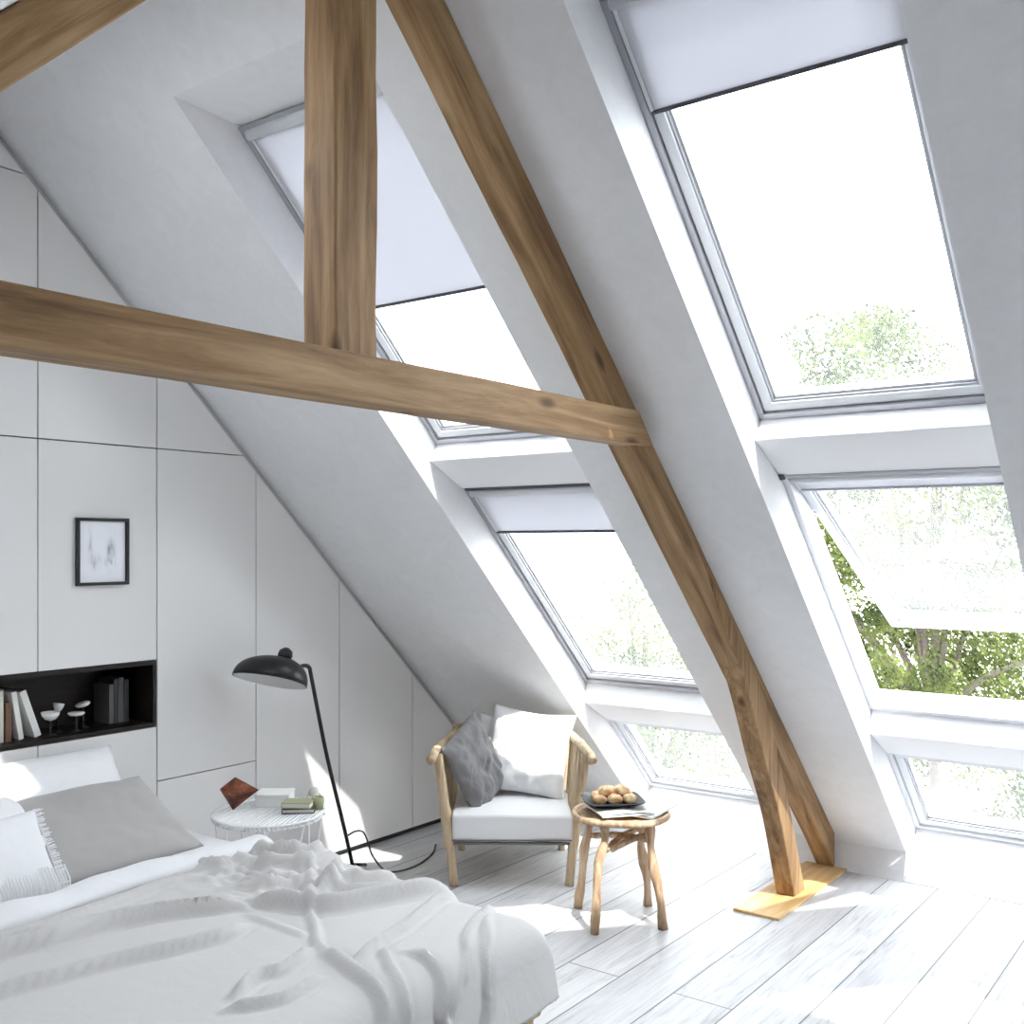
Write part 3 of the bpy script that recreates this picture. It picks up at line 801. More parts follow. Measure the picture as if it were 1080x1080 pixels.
bm = cloth(0.74, 2.90, -1.98 + 0.2, 0.36, 0.452, XR + 0.04, YFT - 0.02, 0.07, 0.24, 0.03,
           lambda a, t: 0.004 * noise.noise(Vector((a * 6, t * 3, 3))))
du = obj('top_sheet', bm, M_SHEET, smooth=True)
props(du, 'white sheet on the mattress, showing beyond the grey throw', 'sheet')
# folded back edge of the duvet below the pillows
bm = NB()
g = []
for i in range(120):
    a = 0.8 + i * 1.72 / 119
    row = []
    yb0 = 3.005 + 0.02 * math.sin(a * 7) + 0.015 * noise.noise(Vector((a * 5, 0, 0)))
    for j in range(15):
        th = -0.5 + (math.pi + 0.6) * j / 14
        w = 0.13 + 0.02 * noise.noise(Vector((a * 4, 3, 0)))
        hh = 0.028 + 0.014 * noise.noise(Vector((a * 6, 1, 7)))
        row.append(bm.verts.new((a, yb0 + w * 0.5 - math.cos(th) * w * 0.55, 0.486 + hh * 1.2 * math.sin(th))))
    g.append(row)
for i in range(119):
    for j in range(14): bm.faces.new((g[i][j], g[i + 1][j], g[i + 1][j + 1], g[i][j + 1]))
rf = obj('folded_edge', bm, M_SHEET, du, smooth=True)

bm = cloth(0.70, 2.84, -1.22, 0.36, 0.463, XR + 0.02, YFT - 0.03, 0.10, 0.215, 0.0085, throw_h)
th = obj('throw_blanket', bm, M_THROW, smooth=True)
m = th.modifiers.new('thick', 'SOLIDIFY'); m.thickness = 0.006; m.offset = 1
props(th, 'crumpled light grey linen throw spread over the bed', 'throw blanket')

# ------------------------------------------------------------------ pillows
def pillow_bm(w, h, t, seed, wr=0.012, pinch=0.06, n=34, fringe=False):
    bm = NB(); sides = []
    for sgn in (1, -1):
        g = []
        for i in range(n + 1):
            row = []
            for j in range(n + 1):
                u = -1 + 2 * i / n; v = -1 + 2 * j / n
                x = u * w / 2 * (1 - pinch * (1 - v * v) * abs(u) ** 3); y = v * h / 2 * (1 - pinch * (1 - u * u) * abs(v) ** 3)
                f = max(0.0, (1 - abs(u) ** 2.6)) ** 0.55 * max(0.0, (1 - abs(v) ** 2.6)) ** 0.55
                z = sgn * t / 2 * f
                z += wr * (noise.noise(Vector((u * 2.2, v * 2.2, seed))) + 0.5 * noise.noise(Vector((u * 6, v * 5, seed + 3)))) * (0.35 + 0.65 * f)
                row.append((x, y, z))
            g.append(row)
        sides.append(g)
    V = {}
    for si in (0, 1):
        for i in range(n + 1):
            for j in range(n + 1):
                if si and (i in (0, n) or j in (0, n)): V[si, i, j] = V[0, i, j]; continue
                V[si, i, j] = bm.verts.new(sides[si][i][j])
    for si in (0, 1):
        for i in range(n):
            for j in range(n):
                f = (V[si, i, j], V[si, i + 1, j], V[si, i + 1, j + 1], V[si, i, j + 1])
                bm.faces.new(f if si == 0 else f[::-1])
    return bm
def pillow(name, label, cat, w, h, t, center, rot, m, seed, group=None, **k):
    bm = pillow_bm(w, h, t, seed, **k)
    o = obj(name, bm, m, loc=center, rot=rot, smooth=True)
    props(o, label, cat, group)
    return o
R_ = math.radians
pillow('pillow', 'white pillow leaning on the wardrobes behind the grey pillow', 'pillow', 0.80, 0.40, 0.17, (1.99, 3.70, 0.635), (R_(48), 0, 0), M_SHEET, 1.0, wr=0.02)
pillow('pillow', 'white pillow lying in front at the far left of the bed', 'pillow', 0.70, 0.45, 0.20, (1.56, 3.50, 0.60), (R_(30), R_(-4), R_(4)), M_SHEET, 2.0, wr=0.02)
gp = pillow('pillow', 'large plain grey-taupe pillow resting against the white pillow', 'pillow', 0.66, 0.46, 0.11, (2.07, 3.44, 0.575), (R_(27), 0, R_(1)), M_PGREY, 3.3, wr=0.014, pinch=0.02)
fp = pillow('cushion', 'white fringed cushion at the left edge of the photo', 'cushion', 0.50, 0.32, 0.12, (1.565, 3.24, 0.585), (R_(54), 0, R_(3)), M_SHEET, 4.0, wr=0.01)
bm = NB()
for i in range(90):
    u = -0.245 + 0.49 * i / 89
    y0 = -0.165 + 0.01 * random.random()
    tube(bm, [(u, y0, 0.004), (u + random.uniform(-.004, .004), y0 - 0.02, 0.008), (u + random.uniform(-.012, .012), y0 - 0.05 - 0.02 * random.random(), 0.012)], 0.0026, 4)
    if i % 2: tube(bm, [(u, y0 + 0.10, 0.05), (u + 0.003, y0 + 0.05, 0.048), (u + random.uniform(-.01, .01), y0 - 0.01, 0.03)], 0.003, 4)
for i in range(60):
    v = -0.16 + 0.32 * i / 59
    tube(bm, [(0.243, v, 0.0), (0.262 + 0.012 * random.random(), v + random.uniform(-.006, .006), 0.004)], 0.002, 4)
props(obj('fringe', bm, M_SHEET, fp), kind='stuff')

# ------------------------------------------------------------------ floor lamp
lamp = thing('floor_lamp', 'black floor lamp with curved shade beside the bed', 'floor lamp', (3.55, 3.62, 0))
lx, ly = 3.52, 3.62
def lr(p): return (p[0] - 3.55, p[1] - 3.62, p[2])
top = (3.245, 3.60, 1.02)
pole = catmull([(3.545, 3.62, 0.03), (3.48, 3.615, 0.24), (3.36, 3.61, 0.62), (3.262, 3.602, 0.98), (3.246, 3.60, 1.03), (3.215, 3.60, 1.043), (3.17, 3.60, 1.035)], 5)
bm = NB(); tube(bm, [lr(p) for p in pole], 0.0095, 10); obj('pole', bm, M_BLACK, lamp, smooth=True)
for a in (20, 140, 260):
    bm = NB(); e = (3.545 + 0.14 * math.cos(R_(a)), 3.62 + 0.14 * math.sin(R_(a)), 0.008)
    tube(bm, [lr((3.545, 3.62, 0.05)), lr(e)], 0.008, 8); obj('leg', bm, M_BLACK, lamp, smooth=True)
# shade: an open shell, pointed to the left, with a round knob on top
bm = NB(); n1, n2 = 36, 12; rows = []
for i in range(n2 + 1):
    ph = (i / n2) * math.pi / 2
    row = []
    for k2 in range(n1):
        th_ = 2 * math.pi * k2 / n1
        r = math.sin(ph)
        ex = 0.20 if math.cos(th_) < 0 else 0.135
        x = ex * r * math.cos(th_); y = 0.125 * r * math.sin(th_)
        z = 0.115 * math.cos(ph) ** 0.85
        row.append(bm.verts.new((x, y, z)))
    rows.append(row)
for a, b in zip(rows, rows[1:]):
    for k2 in range(n1): bm.faces.new((a[k2], a[(k2 + 1) % n1], b[(k2 + 1) % n1], b[k2]))
bmesh.ops.remove_doubles(bm, verts=bm.verts, dist=1e-5)
ins = bm.copy()
sh = obj('lamp_shade', bm, M_BLACK, lamp, loc=lr((3.055, 3.60, 0.985)), rot=(Matrix.Rotation(FACE, 4, 'Z') @ Matrix.Rotation(R_(9), 4, 'Y') @ Matrix.Rotation(R_(-20), 4, 'X')).to_euler(), smooth=True)
m = sh.modifiers.new('s', 'SOLIDIFY'); m.thickness = 0.003
for v in ins.verts: v.co = Vector((v.co.x * 0.97, v.co.y * 0.97, v.co.z * 0.93 - 0.001))
props(obj('shade_lining', ins, M_SHADEIN, sh, smooth=True), label='white inside of the shade')
bm = NB(); lathe(bm, [(0, -0.01), (0.024, 0.0), (0.034, 0.018), (0.03, 0.04), (0.012, 0.054), (0, 0.056)], 20, sy=0.7)
obj('shade_knob', bm, M_BLACK, sh, loc=(0.01, 0, 0.105), smooth=True)
bm = NB(); tube(bm, catmull([lr(p) for p in [(3.50, 3.615, 0.20), (3.54, 3.60, 0.215), (3.58, 3.59, 0.205), (3.60, 3.58, 0.16), (3.62, 3.56, 0.08), (3.66, 3.5, 0.01), (3.80, 3.46, 0.006), (4.0, 3.52, 0.006), (4.15, 3.62, 0.006)]], 6), 0.0045, 6)
obj('cable', bm, M_CABLE, lamp, smooth=True)

# ------------------------------------------------------------------ wire side table
st = thing('wire_side_table', 'round white wire side table beside the bed', 'side table', (2.81, 3.36, 0))
ZS = 0.50; RS = 0.225
bm = NB()
ring_pts = [(RS * math.cos(2 * math.pi * i / 40), RS * math.sin(2 * math.pi * i / 40), ZS - 0.004) for i in range(41)]
tube(bm, ring_pts, 0.005, 6); obj('rim', bm, M_WIRE, st, smooth=True)
ring2 = [(0.17 * math.cos(2 * math.pi * i / 40), 0.17 * math.sin(2 * math.pi * i / 40), 0.03) for i in range(41)]
bm = NB(); tube(bm, ring2, 0.005, 6); obj('base_ring', bm, M_WIRE, st, smooth=True)
bm = NB(); tube(bm, [(p[0] * 0.97, p[1] * 0.97, ZS - 0.022) for p in ring_pts], 0.004, 6); obj('lower_rim', bm, M_WIRE, st, smooth=True)
wdir = Vector((math.cos(R_(27)), math.sin(R_(27)), 0)); wper = Vector((-wdir.y, wdir.x, 0))
for i in range(27):
    d = -RS + 2 * RS * (i + 0.5) / 27
    L_ = math.sqrt(max(0, RS * RS - d * d))
    bm = NB(); a = wper * d - wdir * L_; b = wper * d + wdir * L_
    tube(bm, [(a.x, a.y, ZS - 0.022), (a.x, a.y, ZS), (b.x, b.y, ZS), (b.x, b.y, ZS - 0.022)], 0.0042, 6)
    obj('wire', bm, M_WIRE, st, smooth=True)
for i in range(8):
    a0 = 2 * math.pi * i / 8; a1 = a0 + (0.5 if i % 2 else -0.5)
    bm = NB(); tube(bm, [(0.215 * math.cos(a0), 0.215 * math.sin(a0), ZS - 0.02), (0.17 * math.cos(a1), 0.17 * math.sin(a1), 0.03)], 0.004, 6)
    obj('leg', bm, M_WIRE, st, smooth=True)
for i in range(3):
    a0 = 2 * math.pi * i / 3
    bm = NB(); tube(bm, [(0.17 * math.cos(a0), 0.17 * math.sin(a0), 0.03), (0.17 * math.cos(a0), 0.17 * math.sin(a0), 0.0)], 0.006, 6); obj('foot', bm, M_WIRE, st)

# rust-brown faceted object balanced on a corner
def copper_build(nt, N, L, b):
    tc = N.new('ShaderNodeTexCoord'); n = N.new('ShaderNodeTexNoise'); n.inputs['Scale'].default_value = 22; n.inputs['Detail'].default_value = 5
    L.new(tc.outputs['Object'], n.inputs['Vector'])
    r = ramp(N, [(0.35, (0.06, 0.018, 0.010)), (0.55, (0.22, 0.06, 0.025)), (0.7, (0.36, 0.13, 0.06))]); L.new(n.outputs['Fac'], r.inputs['Fac']); L.new(r.outputs['Color'], b.inputs['Base Color'])
M_COPPER = mat('rusty_copper', rough=0.4, metal=0.35, build=copper_build)
po = thing('faceted_ornament', 'rust-brown faceted ornament standing on the wire table', 'ornament', (2.735, 3.475, ZS + 0.0035), (0, 0, FACE))
po.scale = (0.86, 0.86, 0.86)
bm = NB()
P = [(-0.015, 0, 0), (-0.068, -0.03, 0.105), (-0.010, 0.02, 0.15), (0.105, 0, 0.095), (-0.005, -0.06, 0.075), (0.0, 0.07, 0.08)]
bmesh.ops.convex_hull(bm, input=[bm.verts.new(p) for p in P])
obj('body', bm, M_COPPER, po)
bm = NB(); 
for a, b in ((0, 4), (4, 3), (4, 1), (4, 2), (0, 1), (1, 2), (2, 3), (3, 0)): tube(bm, [P[a], P[b]], 0.002, 6)
props(obj('edge_rods', bm, mat('dark_copper', (0.1, 0.035, 0.02), 0.4, 0.6), po), label='darker metal rods along the edges')

tz = ZS + 0.0035
o = thing('box', 'flat white box on the wire table behind the small books', 'box', (2.90, 3.42, tz), (0, 0, FACE))
bm = NB(); box(bm, -0.075, 0.065, -0.06, 0.06, 0, 0.04); obj('box_body', bm, M_PAPER, o, bevel=0.002)
bm = NB(); box(bm, -0.077, 0.067, -0.062, 0.062, 0.0405, 0.052); obj('lid', bm, M_PAPER, o, bevel=0.002)
M_OLIVE = mat('olive_cover', (0.36, 0.37, 0.22), 0.6)
def flat_book(label, x, y, z, w, d, t, m, rz):
    o = thing('book', label, 'book', (x, y, z), (0, 0, rz))
    bm = NB(); box(bm, -w / 2, w / 2, -d / 2, d / 2, 0, 0.003); box(bm, -w / 2, w / 2, -d / 2, d / 2, t - 0.003, t); box(bm, -w / 2, -w / 2 + 0.003, -d / 2, d / 2, 0.003, t - 0.003)
    obj('cover', bm, m, o)
    bm = NB(); box(bm, -w / 2 + 0.003, w / 2 - 0.004, -d / 2 + 0.004, d / 2 - 0.004, 0.003, t - 0.003); obj('pages', bm, M_PAGES, o)
flat_book('lower dark-edged little book on the wire table', 2.875, 3.25, tz, 0.13, 0.09, 0.02, M_BLACK, FACE + 0.1)
flat_book('upper olive little book stacked on the wire table', 2.873, 3.252, tz + 0.0205, 0.12, 0.085, 0.022, M_OLIVE, FACE - 0.05)
j = thing('candle_cup', 'small dark-centred cup at the right of the wire table', 'cup', (2.945, 3.215, tz))
bm = NB(); lathe(bm, [(0, 0), (0.022, 0), (0.027, 0.03), (0.025, 0.05), (0.021, 0.05), (0.022, 0.03), (0, 0.02)], 20); obj('cup', bm, M_OLIVE, j, smooth=True)
bm = NB(); lathe(bm, [(0, 0.0205), (0.0215, 0.0225), (0.0, 0.038)], 16); obj('wax', bm, M_BLACK, j, smooth=True)
j = thing('glass_bead', 'small pale round pebble dish behind the dark cup', 'ornament', (3.0, 3.30, tz))
bm = NB(); lathe(bm, [(0, 0), (0.02, 0.002), (0.032, 0.02), (0.034, 0.035), (0.03, 0.035), (0.018, 0.01), (0, 0.007)], 20); obj('bowl', bm, M_CERAM, j, smooth=True)
bm = NB(); lathe(bm, [(0, 0), (0.018, 0.006), (0.024, 0.024), (0.018, 0.042), (0, 0.048)], 16, cz=0.022); obj('stone', bm, M_PAGES, j, smooth=True)

# ------------------------------------------------------------------ armchair
ch = thing('armchair', 'low weathered wood armchair with white cushion beside the wardrobes', 'armchair', (3.885, 2.92, 0), (0, 0, FACE))
def bar(bm, a, b, w, t):
    """flat bar from a to b, w wide (x or y) t thick"""
    a = Vector(a); b = Vector(b); d = (b - a).normalized()
    up = Vector((0, 0, 1)) if abs(d.z) < 0.8 else Vector((0, 1, 0))
    s = d.cross(up).normalized(); u = s.cross(d).normalized()
    vs = []
    for p in (a, b):
        for i, j_ in ((-1, -1), (1, -1), (1, 1), (-1, 1)): vs.append(bm.verts.new(p + s * i * w / 2 + u * j_ * t / 2))
    for f in ((0, 1, 2, 3), (7, 6, 5, 4), (0, 4, 5, 1), (1, 5, 6, 2), (2, 6, 7, 3), (3, 7, 4, 0)): bm.faces.new([vs[i] for i in f])
    return bm
for sx in (-1, 1):
    bm = NB(); tube(bm, catmull([(sx * 0.27, -0.01, 0), (sx * 0.285, 0.0, 0.16), (sx * 0.31, 0.01, 0.34), (sx * 0.345, 0.0, 0.61)], 5), [0.022] * 6 + [0.028] * 5 + [0.023] * 5, 10, wob=0.15)
    obj('front_leg', bm, M_CHAIRW, ch, smooth=True)
    bm = NB(); tube(bm, catmull([(sx * 0.26, 0.56, 0), (sx * 0.265, 0.54, 0.2), (sx * 0.285, 0.56, 0.40), (sx * 0.29, 0.60, 0.60)], 5), 0.019, 10, wob=0.15)
    obj('rear_leg', bm, M_CHAIRW, ch, smooth=True)
    bm = NB(); tube(bm, catmull([(sx * 0.375, -0.08, 0.595), (sx * 0.36, -0.02, 0.622), (sx * 0.335, 0.2, 0.625), (sx * 0.30, 0.45, 0.625), (sx * 0.285, 0.62, 0.61)], 5), [0.022] * 21, 10, wob=0.2)
    obj('arm_rest', bm, M_CHAIRW, ch, smooth=True)
    bm = NB(); bar(bm, (sx * 0.285, 0.0, 0.195), (sx * 0.265, 0.55, 0.19), 0.025, 0.05); obj('side_rail', bm, M_CHAIRW, ch, bevel=0.004)
    for q in range(5):
        yy = 0.05 + q * 0.095
        bm = NB(); bar(bm, (sx * (0.292 - 0.02 * q / 5), yy, 0.20), (sx * (0.348 - 0.09 * yy), yy + 0.012, 0.615), 0.016, 0.062)
        obj('side_slat', bm, M_CHAIRW, ch, bevel=0.004)
bm = NB(); bar(bm, (-0.275, -0.01, 0.198), (0.275, -0.01, 0.198), 0.02, 0.014); obj('front_shadow_gap', bm, M_SEAM, ch, bevel=0.004)  # thin dark bar standing in for the shadow gap below the cushion
bm = NB(); bar(bm, (-0.26, 0.55, 0.185), (0.26, 0.55, 0.185), 0.025, 0.045); obj('rear_rail', bm, M_CHAIRW, ch, bevel=0.004)
bm = NB(); tube(bm, catmull([(-0.31, 0.62, 0.625), (-0.1, 0.64, 0.645), (0.1, 0.64, 0.645), (0.31, 0.62, 0.62)], 5), 0.021, 10, wob=0.2); obj('back_rail', bm, M_CHAIRW, ch, smooth=True)
for q in range(5):
    xx = -0.2 + 0.1 * q
    bm = NB(); bar(bm, (xx * 0.95, 0.55, 0.2), (xx, 0.635, 0.635), 0.05, 0.014); obj('back_slat', bm, M_CHAIRW, ch, bevel=0.003)
for q in range(6):
    yy = 0.05 + 0.09 * q
    bm = NB(); bar(bm, (-0.27, yy, 0.198), (0.27, yy, 0.198), 0.05, 0.012); obj('seat_slat', bm, M_CHAIRW, ch)
def soft_box(x0, x1, y0, y1, z0, z1, r, seed):
    bm = NB(); box(bm, x0, x1, y0, y1, z0, z1)
    bmesh.ops.subdivide_edges(bm, edges=bm.edges, cuts=7, use_grid_fill=True)
    cx, cy, cz = (x0 + x1) / 2, (y0 + y1) / 2, (z0 + z1) / 2
    for v in bm.verts:
        u = Vector(((v.co.x - cx) / (x1 - x0) * 2, (v.co.y - cy) / (y1 - y0) * 2, (v.co.z - cz) / (z1 - z0) * 2))
        v.co.z += 0.012 * (1 - u.x ** 2) * (1 - u.y ** 2) * (1 if u.z > 0 else 0)
        v.co += Vector((noise.noise(v.co * 6 + Vector((seed, 0, 0))), noise.noise(v.co * 6 + Vector((0, seed, 0))), noise.noise(v.co * 6))) * 0.006
    return bm
cs = soft_box(-0.278, 0.283, -0.03, 0.52, 0.207, 0.335, 0.03, 2)
props(obj('seat_cushion', cs, M_CUSHW, ch, smooth=True, bevel=0.02, seg=3), label='thick white seat cushion')
bm = NB(); tube(bm, [(-0.275, -0.034, 0.218), (0.28, -0.034, 0.218)], 0.004, 6); obj('piping', bm, M_SEAM, ch, smooth=True)

chw = ch.matrix_basis.copy()
def on_chair(p): return Matrix.Translation((3.885, 2.92, 0)) @ Matrix.Rotation(FACE, 4, 'Z') @ Vector(p)
def cushion_on_chair(label, w, h, t, p, rx, ry, rz, m, seed, **k):
    bm = pillow_bm(w, h, t, seed, **k)
    o = obj('cushion', bm, m, loc=on_chair(p), smooth=True)
    R = Matrix.Rotation(FACE, 4, 'Z') @ Matrix.Rotation(rz, 4, 'Z') @ Matrix.Rotation(rx, 4, 'X') @ Matrix.Rotation(ry, 4, 'Z')
    o.rotation_euler = R.to_euler()
    props(o, label, 'cushion')
cushion_on_chair('big white cushion leaning on the right of the armchair', 0.43, 0.44, 0.17, (0.085, 0.36, 0.55), R_(72), R_(-7), R_(-8), M_CUSHW, 11, wr=0.028, pinch=0.10)
cushion_on_chair('white cushion mostly hidden behind the big one on the armchair', 0.34, 0.38, 0.08, (0.00, 0.455, 0.53), R_(80), R_(-3), 0, M_CUSHW, 12, wr=0.02)
cushion_on_chair('grey woollen cushion tilted in the left corner of the armchair', 0.34, 0.42, 0.12, (-0.175, 0.20, 0.525), R_(78), R_(26), R_(56), M_CUSHG, 13, wr=0.03)

# ------------------------------------------------------------------ branch stool
sx0, sy0 = 3.845, 2.30
so = thing('stool', 'round stool of raw teak branches beside the armchair', 'stool', (sx0, sy0, 0), (0, 0, 0))
ZST = 0.445
for i, (fx, fy) in enumerate([(3.603, 2.282), (3.818, 2.505), (3.82, 2.085), (4.027, 2.274)]):
    fx -= sx0; fy -= sy0
    L_ = math.hypot(fx, fy); k_ = 0.150 / L_
    tx, ty = fx * k_, fy * k_
    bm = NB(); random.seed(20 + i)
    pts = [(fx, fy, 0.0), (fx * 0.93 + 0.008 * (i % 2), fy * 0.93, 0.13), (fx * 0.80, fy * 0.80 + 0.008, 0.27), (tx * 1.02, ty * 1.02, 0.36), (tx * 1.05, ty * 1.05, ZST - 0.02)]
    c = catmull(pts, 5)
    tube(bm, c, [0.0185 + 0.003 * math.sin(q * 0.7 + i) for q in range(len(c))], 12, wob=0.25)
    obj('leg', bm, M_TEAK, so, smooth=True)
for i, (a, b) in enumerate([((-0.155, -0.02, 0.325), (0.15, 0.0, 0.345)), ((0.0, -0.155, 0.35), (-0.01, 0.16, 0.32)), ((-0.13, -0.03, 0.32), (0.02, -0.14, 0.37))]):
    bm = NB(); a = Vector(a); b = Vector(b)
    tube(bm, catmull([a, a.lerp(b, 0.5) + Vector((0.01, 0.005, 0.01)), b], 5), 0.014, 10, wob=0.3); obj('stretcher', bm, M_TEAK, so, smooth=True)
bm = NB()
pts = []
for i in range(41):
    an = 2 * math.pi * i / 40
    r = 0.198 + 0.006 * math.sin(3 * an + 1) + 0.004 * math.sin(5 * an)
    pts.append((r * math.cos(an), r * math.sin(an), ZST - 0.003 + 0.004 * math.sin(2 * an)))
tube(bm, pts, 0.0145, 10, cap=False, wob=0.2); obj('rim', bm, M_TEAK, so, smooth=True)
bm = NB(); lathe(bm, [(0, ZST - 0.018), (0.185, ZST - 0.018), (0.19, ZST - 0.008), (0.185, ZST + 0.003), (0, ZST + 0.003)], 40)
obj('seat', bm, M_TEAK, so)

def print_build(nt, N, L, b):
    tc = N.new('ShaderNodeTexCoord'); br = N.new('ShaderNodeTexBrick')
    br.inputs['Scale'].default_value = 22; br.inputs['Mortar Size'].default_value = 0.05
    br.inputs['Color1'].default_value = (0.3, 0.33, 0.3, 1); br.inputs['Color2'].default_value = (0.75, 0.78, 0.72, 1); br.inputs['Mortar'].default_value = (0.85, 0.86, 0.84, 1)
    L.new(tc.outputs['Object'], br.inputs['Vector']); L.new(br.outputs['Color'], b.inputs['Base Color'])
M_MAG = mat('magazine_page', rough=0.5, build=print_build)
def magazine(label, x, y, z, rz):
    o = thing('magazine', label, 'magazine', (x, y, z), (0, 0, rz))
    bm = NB(); box(bm, -0.115, 0.115, -0.135, 0.135, 0, 0.006); obj('page_block', bm, M_PAPER, o)
    bm = NB()
    g = [[bm.verts.new((-0.116 + 0.232 * i / 8, -0.136 + 0.272 * j_ / 2, 0.0075 + 0.006 * math.sin(i / 8 * math.pi))) for j_ in range(3)] for i in range(9)]
    for i in range(8):
        for j_ in range(2): bm.faces.new((g[i][j_], g[i + 1][j_], g[i + 1][j_ + 1], g[i][j_ + 1]))
    obj('cover', bm, M_MAG, o, smooth=True)
magazine('open printed magazine lying under the tray on the stool', sx0 - 0.03, sy0 + 0.0, ZST + 0.024, FACE + 0.25)
magazine('second magazine on the right side of the stool, partly below', sx0 + 0.06, sy0 - 0.06, ZST + 0.0125, FACE - 0.55)
# black tray
R0 = Matrix.Rotation(FACE + 0.1, 4, 'Z')
tr = thing('tray', 'square black tray with bread rolls on the stool', 'tray', (sx0 - 0.015, sy0 + 0.035, ZST + 0.038), (0, 0, FACE + 0.1))
tr.scale = (1.15, 1.15, 1.1)
bm = NB()
prof = [(0.0, 0), (0.075, 0), (0.11, 0.018), (0.112, 0.02), (0.109, 0.022), (0.073, 0.005), (0, 0.005)]
rings = []
for r, z in prof:
    if r == 0: rings.append([bm.verts.new((0, 0, z))]); continue
    rings.append([bm.verts.new((r * (abs(math.cos(t_)) ** 0.35) * math.copysign(1, math.cos(t_)), r * 0.95 * (abs(math.sin(t_)) ** 0.35) * math.copysign(1, math.sin(t_)), z)) for t_ in [2 * math.pi * q / 40 + 0.01 for q in range(40)]])
for a, b in zip(rings, rings[1:]):
    for q in range(40):
        q2 = (q + 1) % 40
        if len(a) == 1: bm.faces.new((a[0], b[q], b[q2]))
        elif len(b) == 1: bm.faces.new((a[q], b[0], a[q2]))
        else: bm.faces.new((a[q], b[q], b[q2], a[q2]))
obj('tray_body', bm, M_BLACK, tr)
def bread_build(nt, N, L, b):
    tc = N.new('ShaderNodeTexCoord'); n = N.new('ShaderNodeTexNoise'); n.inputs['Scale'].default_value = 28; n.inputs['Detail'].default_value = 4
    L.new(tc.outputs['Object'], n.inputs['Vector'])
    r = ramp(N, [(0.38, (0.52, 0.26, 0.10)), (0.58, (0.88, 0.68, 0.42))]); L.new(n.outputs['Fac'], r.inputs['Fac']); L.new(r.outputs['Color'], b.inputs['Base Color'])
M_BREAD2 = mat('bread', rough=0.55, build=bread_build)
roll0 = None
spots = [(-0.055, -0.04, 0, 'front row, leftmost'), (0.0, -0.045, 0, 'front row, middle'), (0.055, -0.04, 0, 'front row, rightmost'), (-0.055, 0.02, 0, 'middle row, leftmost'),
         (0.0, 0.015, 0, 'middle row, centre'), (0.055, 0.02, 0, 'middle row, rightmost'), (-0.03, -0.012, 0.026, 'upper layer, left'), (0.03, -0.01, 0.026, 'upper layer, right'), (0.002, 0.074, 0.004, 'back, middle'), (0.058, 0.078, 0.004, 'back, right')]
for i, (a, b_, c, ps) in enumerate(spots):
    p = Matrix.Translation(tr.location) @ R0 @ Vector((a * 1.15, b_ * 1.15, 0.007 + c * 1.1))
    if roll0 is None:
        bm = NB(); bmesh.ops.create_icosphere(bm, subdivisions=3, radius=0.030)
        for v in bm.verts:
            v.co.z = v.co.z * 0.78 + 0.0225
            v.co += v.co.normalized() * 0.004 * noise.noise(v.co * 60)
        roll0 = obj('bread_roll', bm, M_BREAD2, smooth=True)
        o = roll0
    else:
        o = roll0.copy(); COL.objects.link(o)
    o.location = p; o.rotation_euler = (0, 0, i * 1.3)
    s_ = 1.04 + 0.14 * ((i * 37) % 10) / 10; o.scale = (s_, s_ * 0.95, s_ * 0.85)
    props(o, 'small golden bread roll on the black tray, %s' % ps, 'bread roll', 'bread rolls on the tray')

# ------------------------------------------------------------------ garden
bm = NB(); box(bm, 5.9, 60, -40, 45, -3.2, -3.0)
props(obj('garden_ground', bm, mat('pale_gravel', (0.6, 0.6, 0.58), 0.9)), kind='structure')

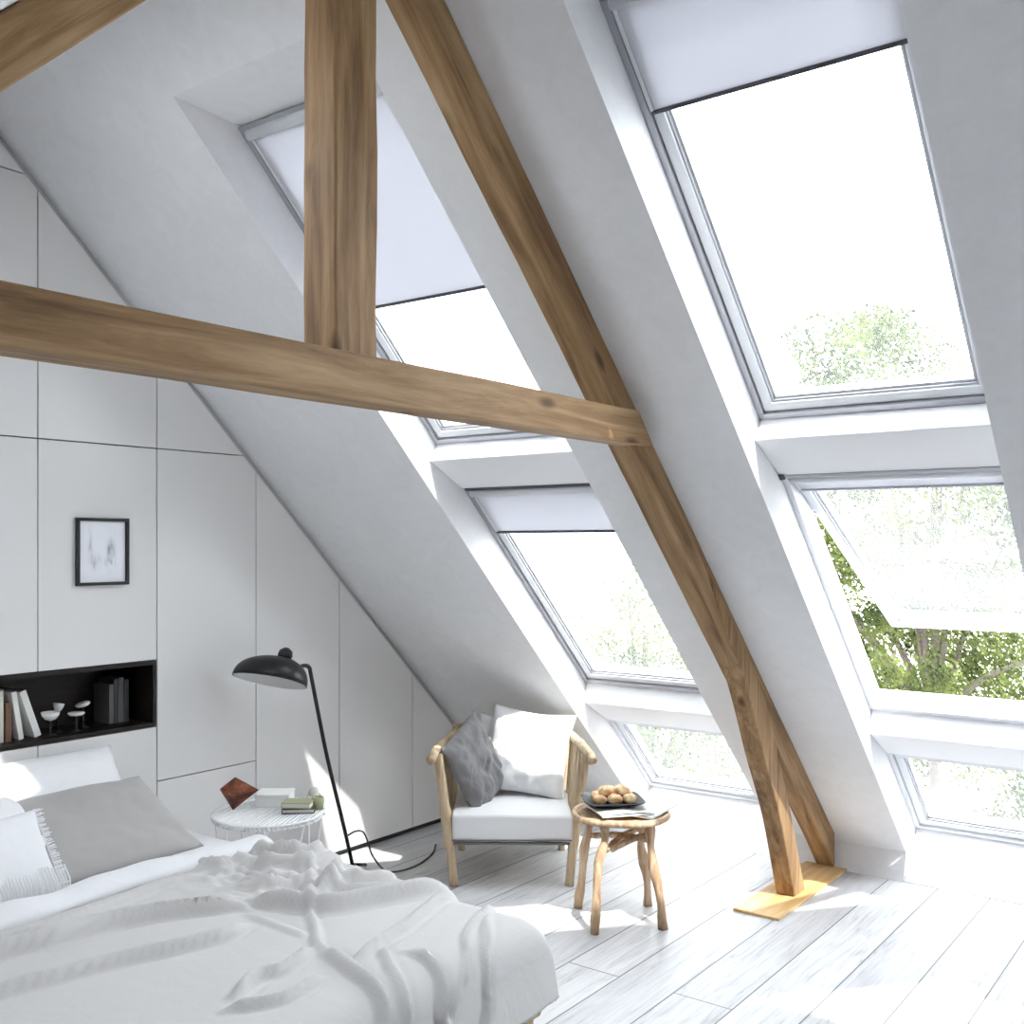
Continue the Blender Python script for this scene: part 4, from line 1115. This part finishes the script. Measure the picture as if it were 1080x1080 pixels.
def tree(label, base, trunk_h, crown_c, crown_r, n_clump, per, leaf, m, seed, shape=1.0):
    rnd = random.Random(seed)
    t = thing('tree', label, 'tree', base)
    B = Vector(base)
    bm = NB(); cc = Vector(crown_c) - B
    trunk = catmull([(0, 0, 0), (0.15, 0.05, cc.z * 0.35), (cc.x * 0.5, cc.y * 0.5, cc.z * 0.7), (cc.x, cc.y, cc.z + crown_r[2] * 0.5)], 5)
    tube(bm, trunk, [0.06 * (1 - 0.7 * i / len(trunk)) + 0.012 for i in range(len(trunk))], 8, wob=0.3)
    obj('trunk', bm, M_BARK, t, smooth=True)
    centers = []
    for _ in range(n_clump):
        while True:
            p = Vector((rnd.uniform(-1, 1), rnd.uniform(-1, 1), rnd.uniform(-1, 1)))
            if 0.3 < p.length < 1.0: break
        centers.append(Vector((cc.x + p.x * crown_r[0], cc.y + p.y * crown_r[1], cc.z + p.z * crown_r[2])))
    for c in centers[:14]:
        bm = NB(); a = trunk[len(trunk) // 2]
        tube(bm, catmull([a, a.lerp(c, 0.5) + Vector((0, 0, 0.12)), c], 4), [0.045 - 0.004 * i for i in range(9)], 6); obj('branch', bm, M_BARK, t, smooth=True)
    bm = NB()
    for c in centers:
        R = rnd.uniform(0.22, 0.5)
        for _ in range(per):
            d = Vector((rnd.gauss(0, 1), rnd.gauss(0, 1), rnd.gauss(0, 0.8))).normalized() * R * rnd.uniform(0.5, 1.05)
            p = c + d
            ax = Vector((rnd.gauss(0, 1), rnd.gauss(0, 1), rnd.gauss(0, 1))).normalized()
            u = ax.orthogonal().normalized(); v = ax.cross(u)
            s = leaf * rnd.uniform(0.6, 1.2)
            bm.faces.new([bm.verts.new(p + u * s), bm.verts.new(p + v * s * 0.5), bm.verts.new(p - u * s), bm.verts.new(p - v * s * 0.5)])
    obj('foliage', bm, m, t)
    return t
tree('broad sunlit green tree outside the right-hand roof windows', (11.8, 3.1, -3.0), 3, (11.4, 3.0, 1.9), (1.9, 2.2, 2.35), 120, 400, 0.034, M_LEAF, 1)
tree('bushy green tree seen through the left roof windows', (9.8, 5.55, -3.0), 3, (9.6, 5.45, -0.05), (1.0, 1.25, 1.4), 60, 380, 0.03, M_LEAF2, 2)
tree('small green shrub low at the right edge outside the bottom window', (9.9, 1.2, -3.0), 2, (9.8, 1.35, -0.75), (0.7, 0.75, 0.6), 26, 300, 0.03, M_LEAF, 3)
tree('dense dark tree low behind the open right window', (15.6, 5.3, -3.0), 3, (15.4, 4.6, -0.5), (1.4, 2.8, 1.1), 80, 380, 0.036, M_LEAF, 4)

# ------------------------------------------------------------------ light
w = D.worlds.new('sky'); scene.world = w; w.use_nodes = True
bg = w.node_tree.nodes['Background']
bg.inputs['Color'].default_value = (0.935, 0.962, 1.0, 1); bg.inputs['Strength'].default_value = 4.2
sun = D.lights.new('sun', 'SUN'); sun.energy = 5.0; sun.angle = R_(0.8); sun.color = (1.0, 0.97, 0.92)
so_ = D.objects.new('sun', sun); link(so_)
d = Vector((0.3, 0.6, -1.0)).normalized()
so_.rotation_euler = d.to_track_quat('-Z', 'Y').to_euler(); so_.location = (2, -6, 8)

# ------------------------------------------------------------------ camera
cam = D.cameras.new('camera'); co = D.objects.new('camera', cam); link(co)
co.location = (0, 0, 1.6); co.rotation_euler = (math.pi / 2, 0, YAW - math.pi / 2)
cam.sensor_width = 36; cam.lens = 36 * 1093.96 / 1080; cam.shift_y = 33.3 / 1080; cam.clip_start = 0.05
scene.camera = co
scene.view_settings.view_transform = 'Standard'; scene.view_settings.look = 'None'
scene.view_settings.exposure = 1.05; scene.view_settings.gamma = 1.0
scene.view_settings.use_curve_mapping = False
c = scene.cycles
c.use_denoising = True
c.max_bounces = 10; c.diffuse_bounces = 6; c.transparent_max_bounces = 12
c.sample_clamp_indirect = 6
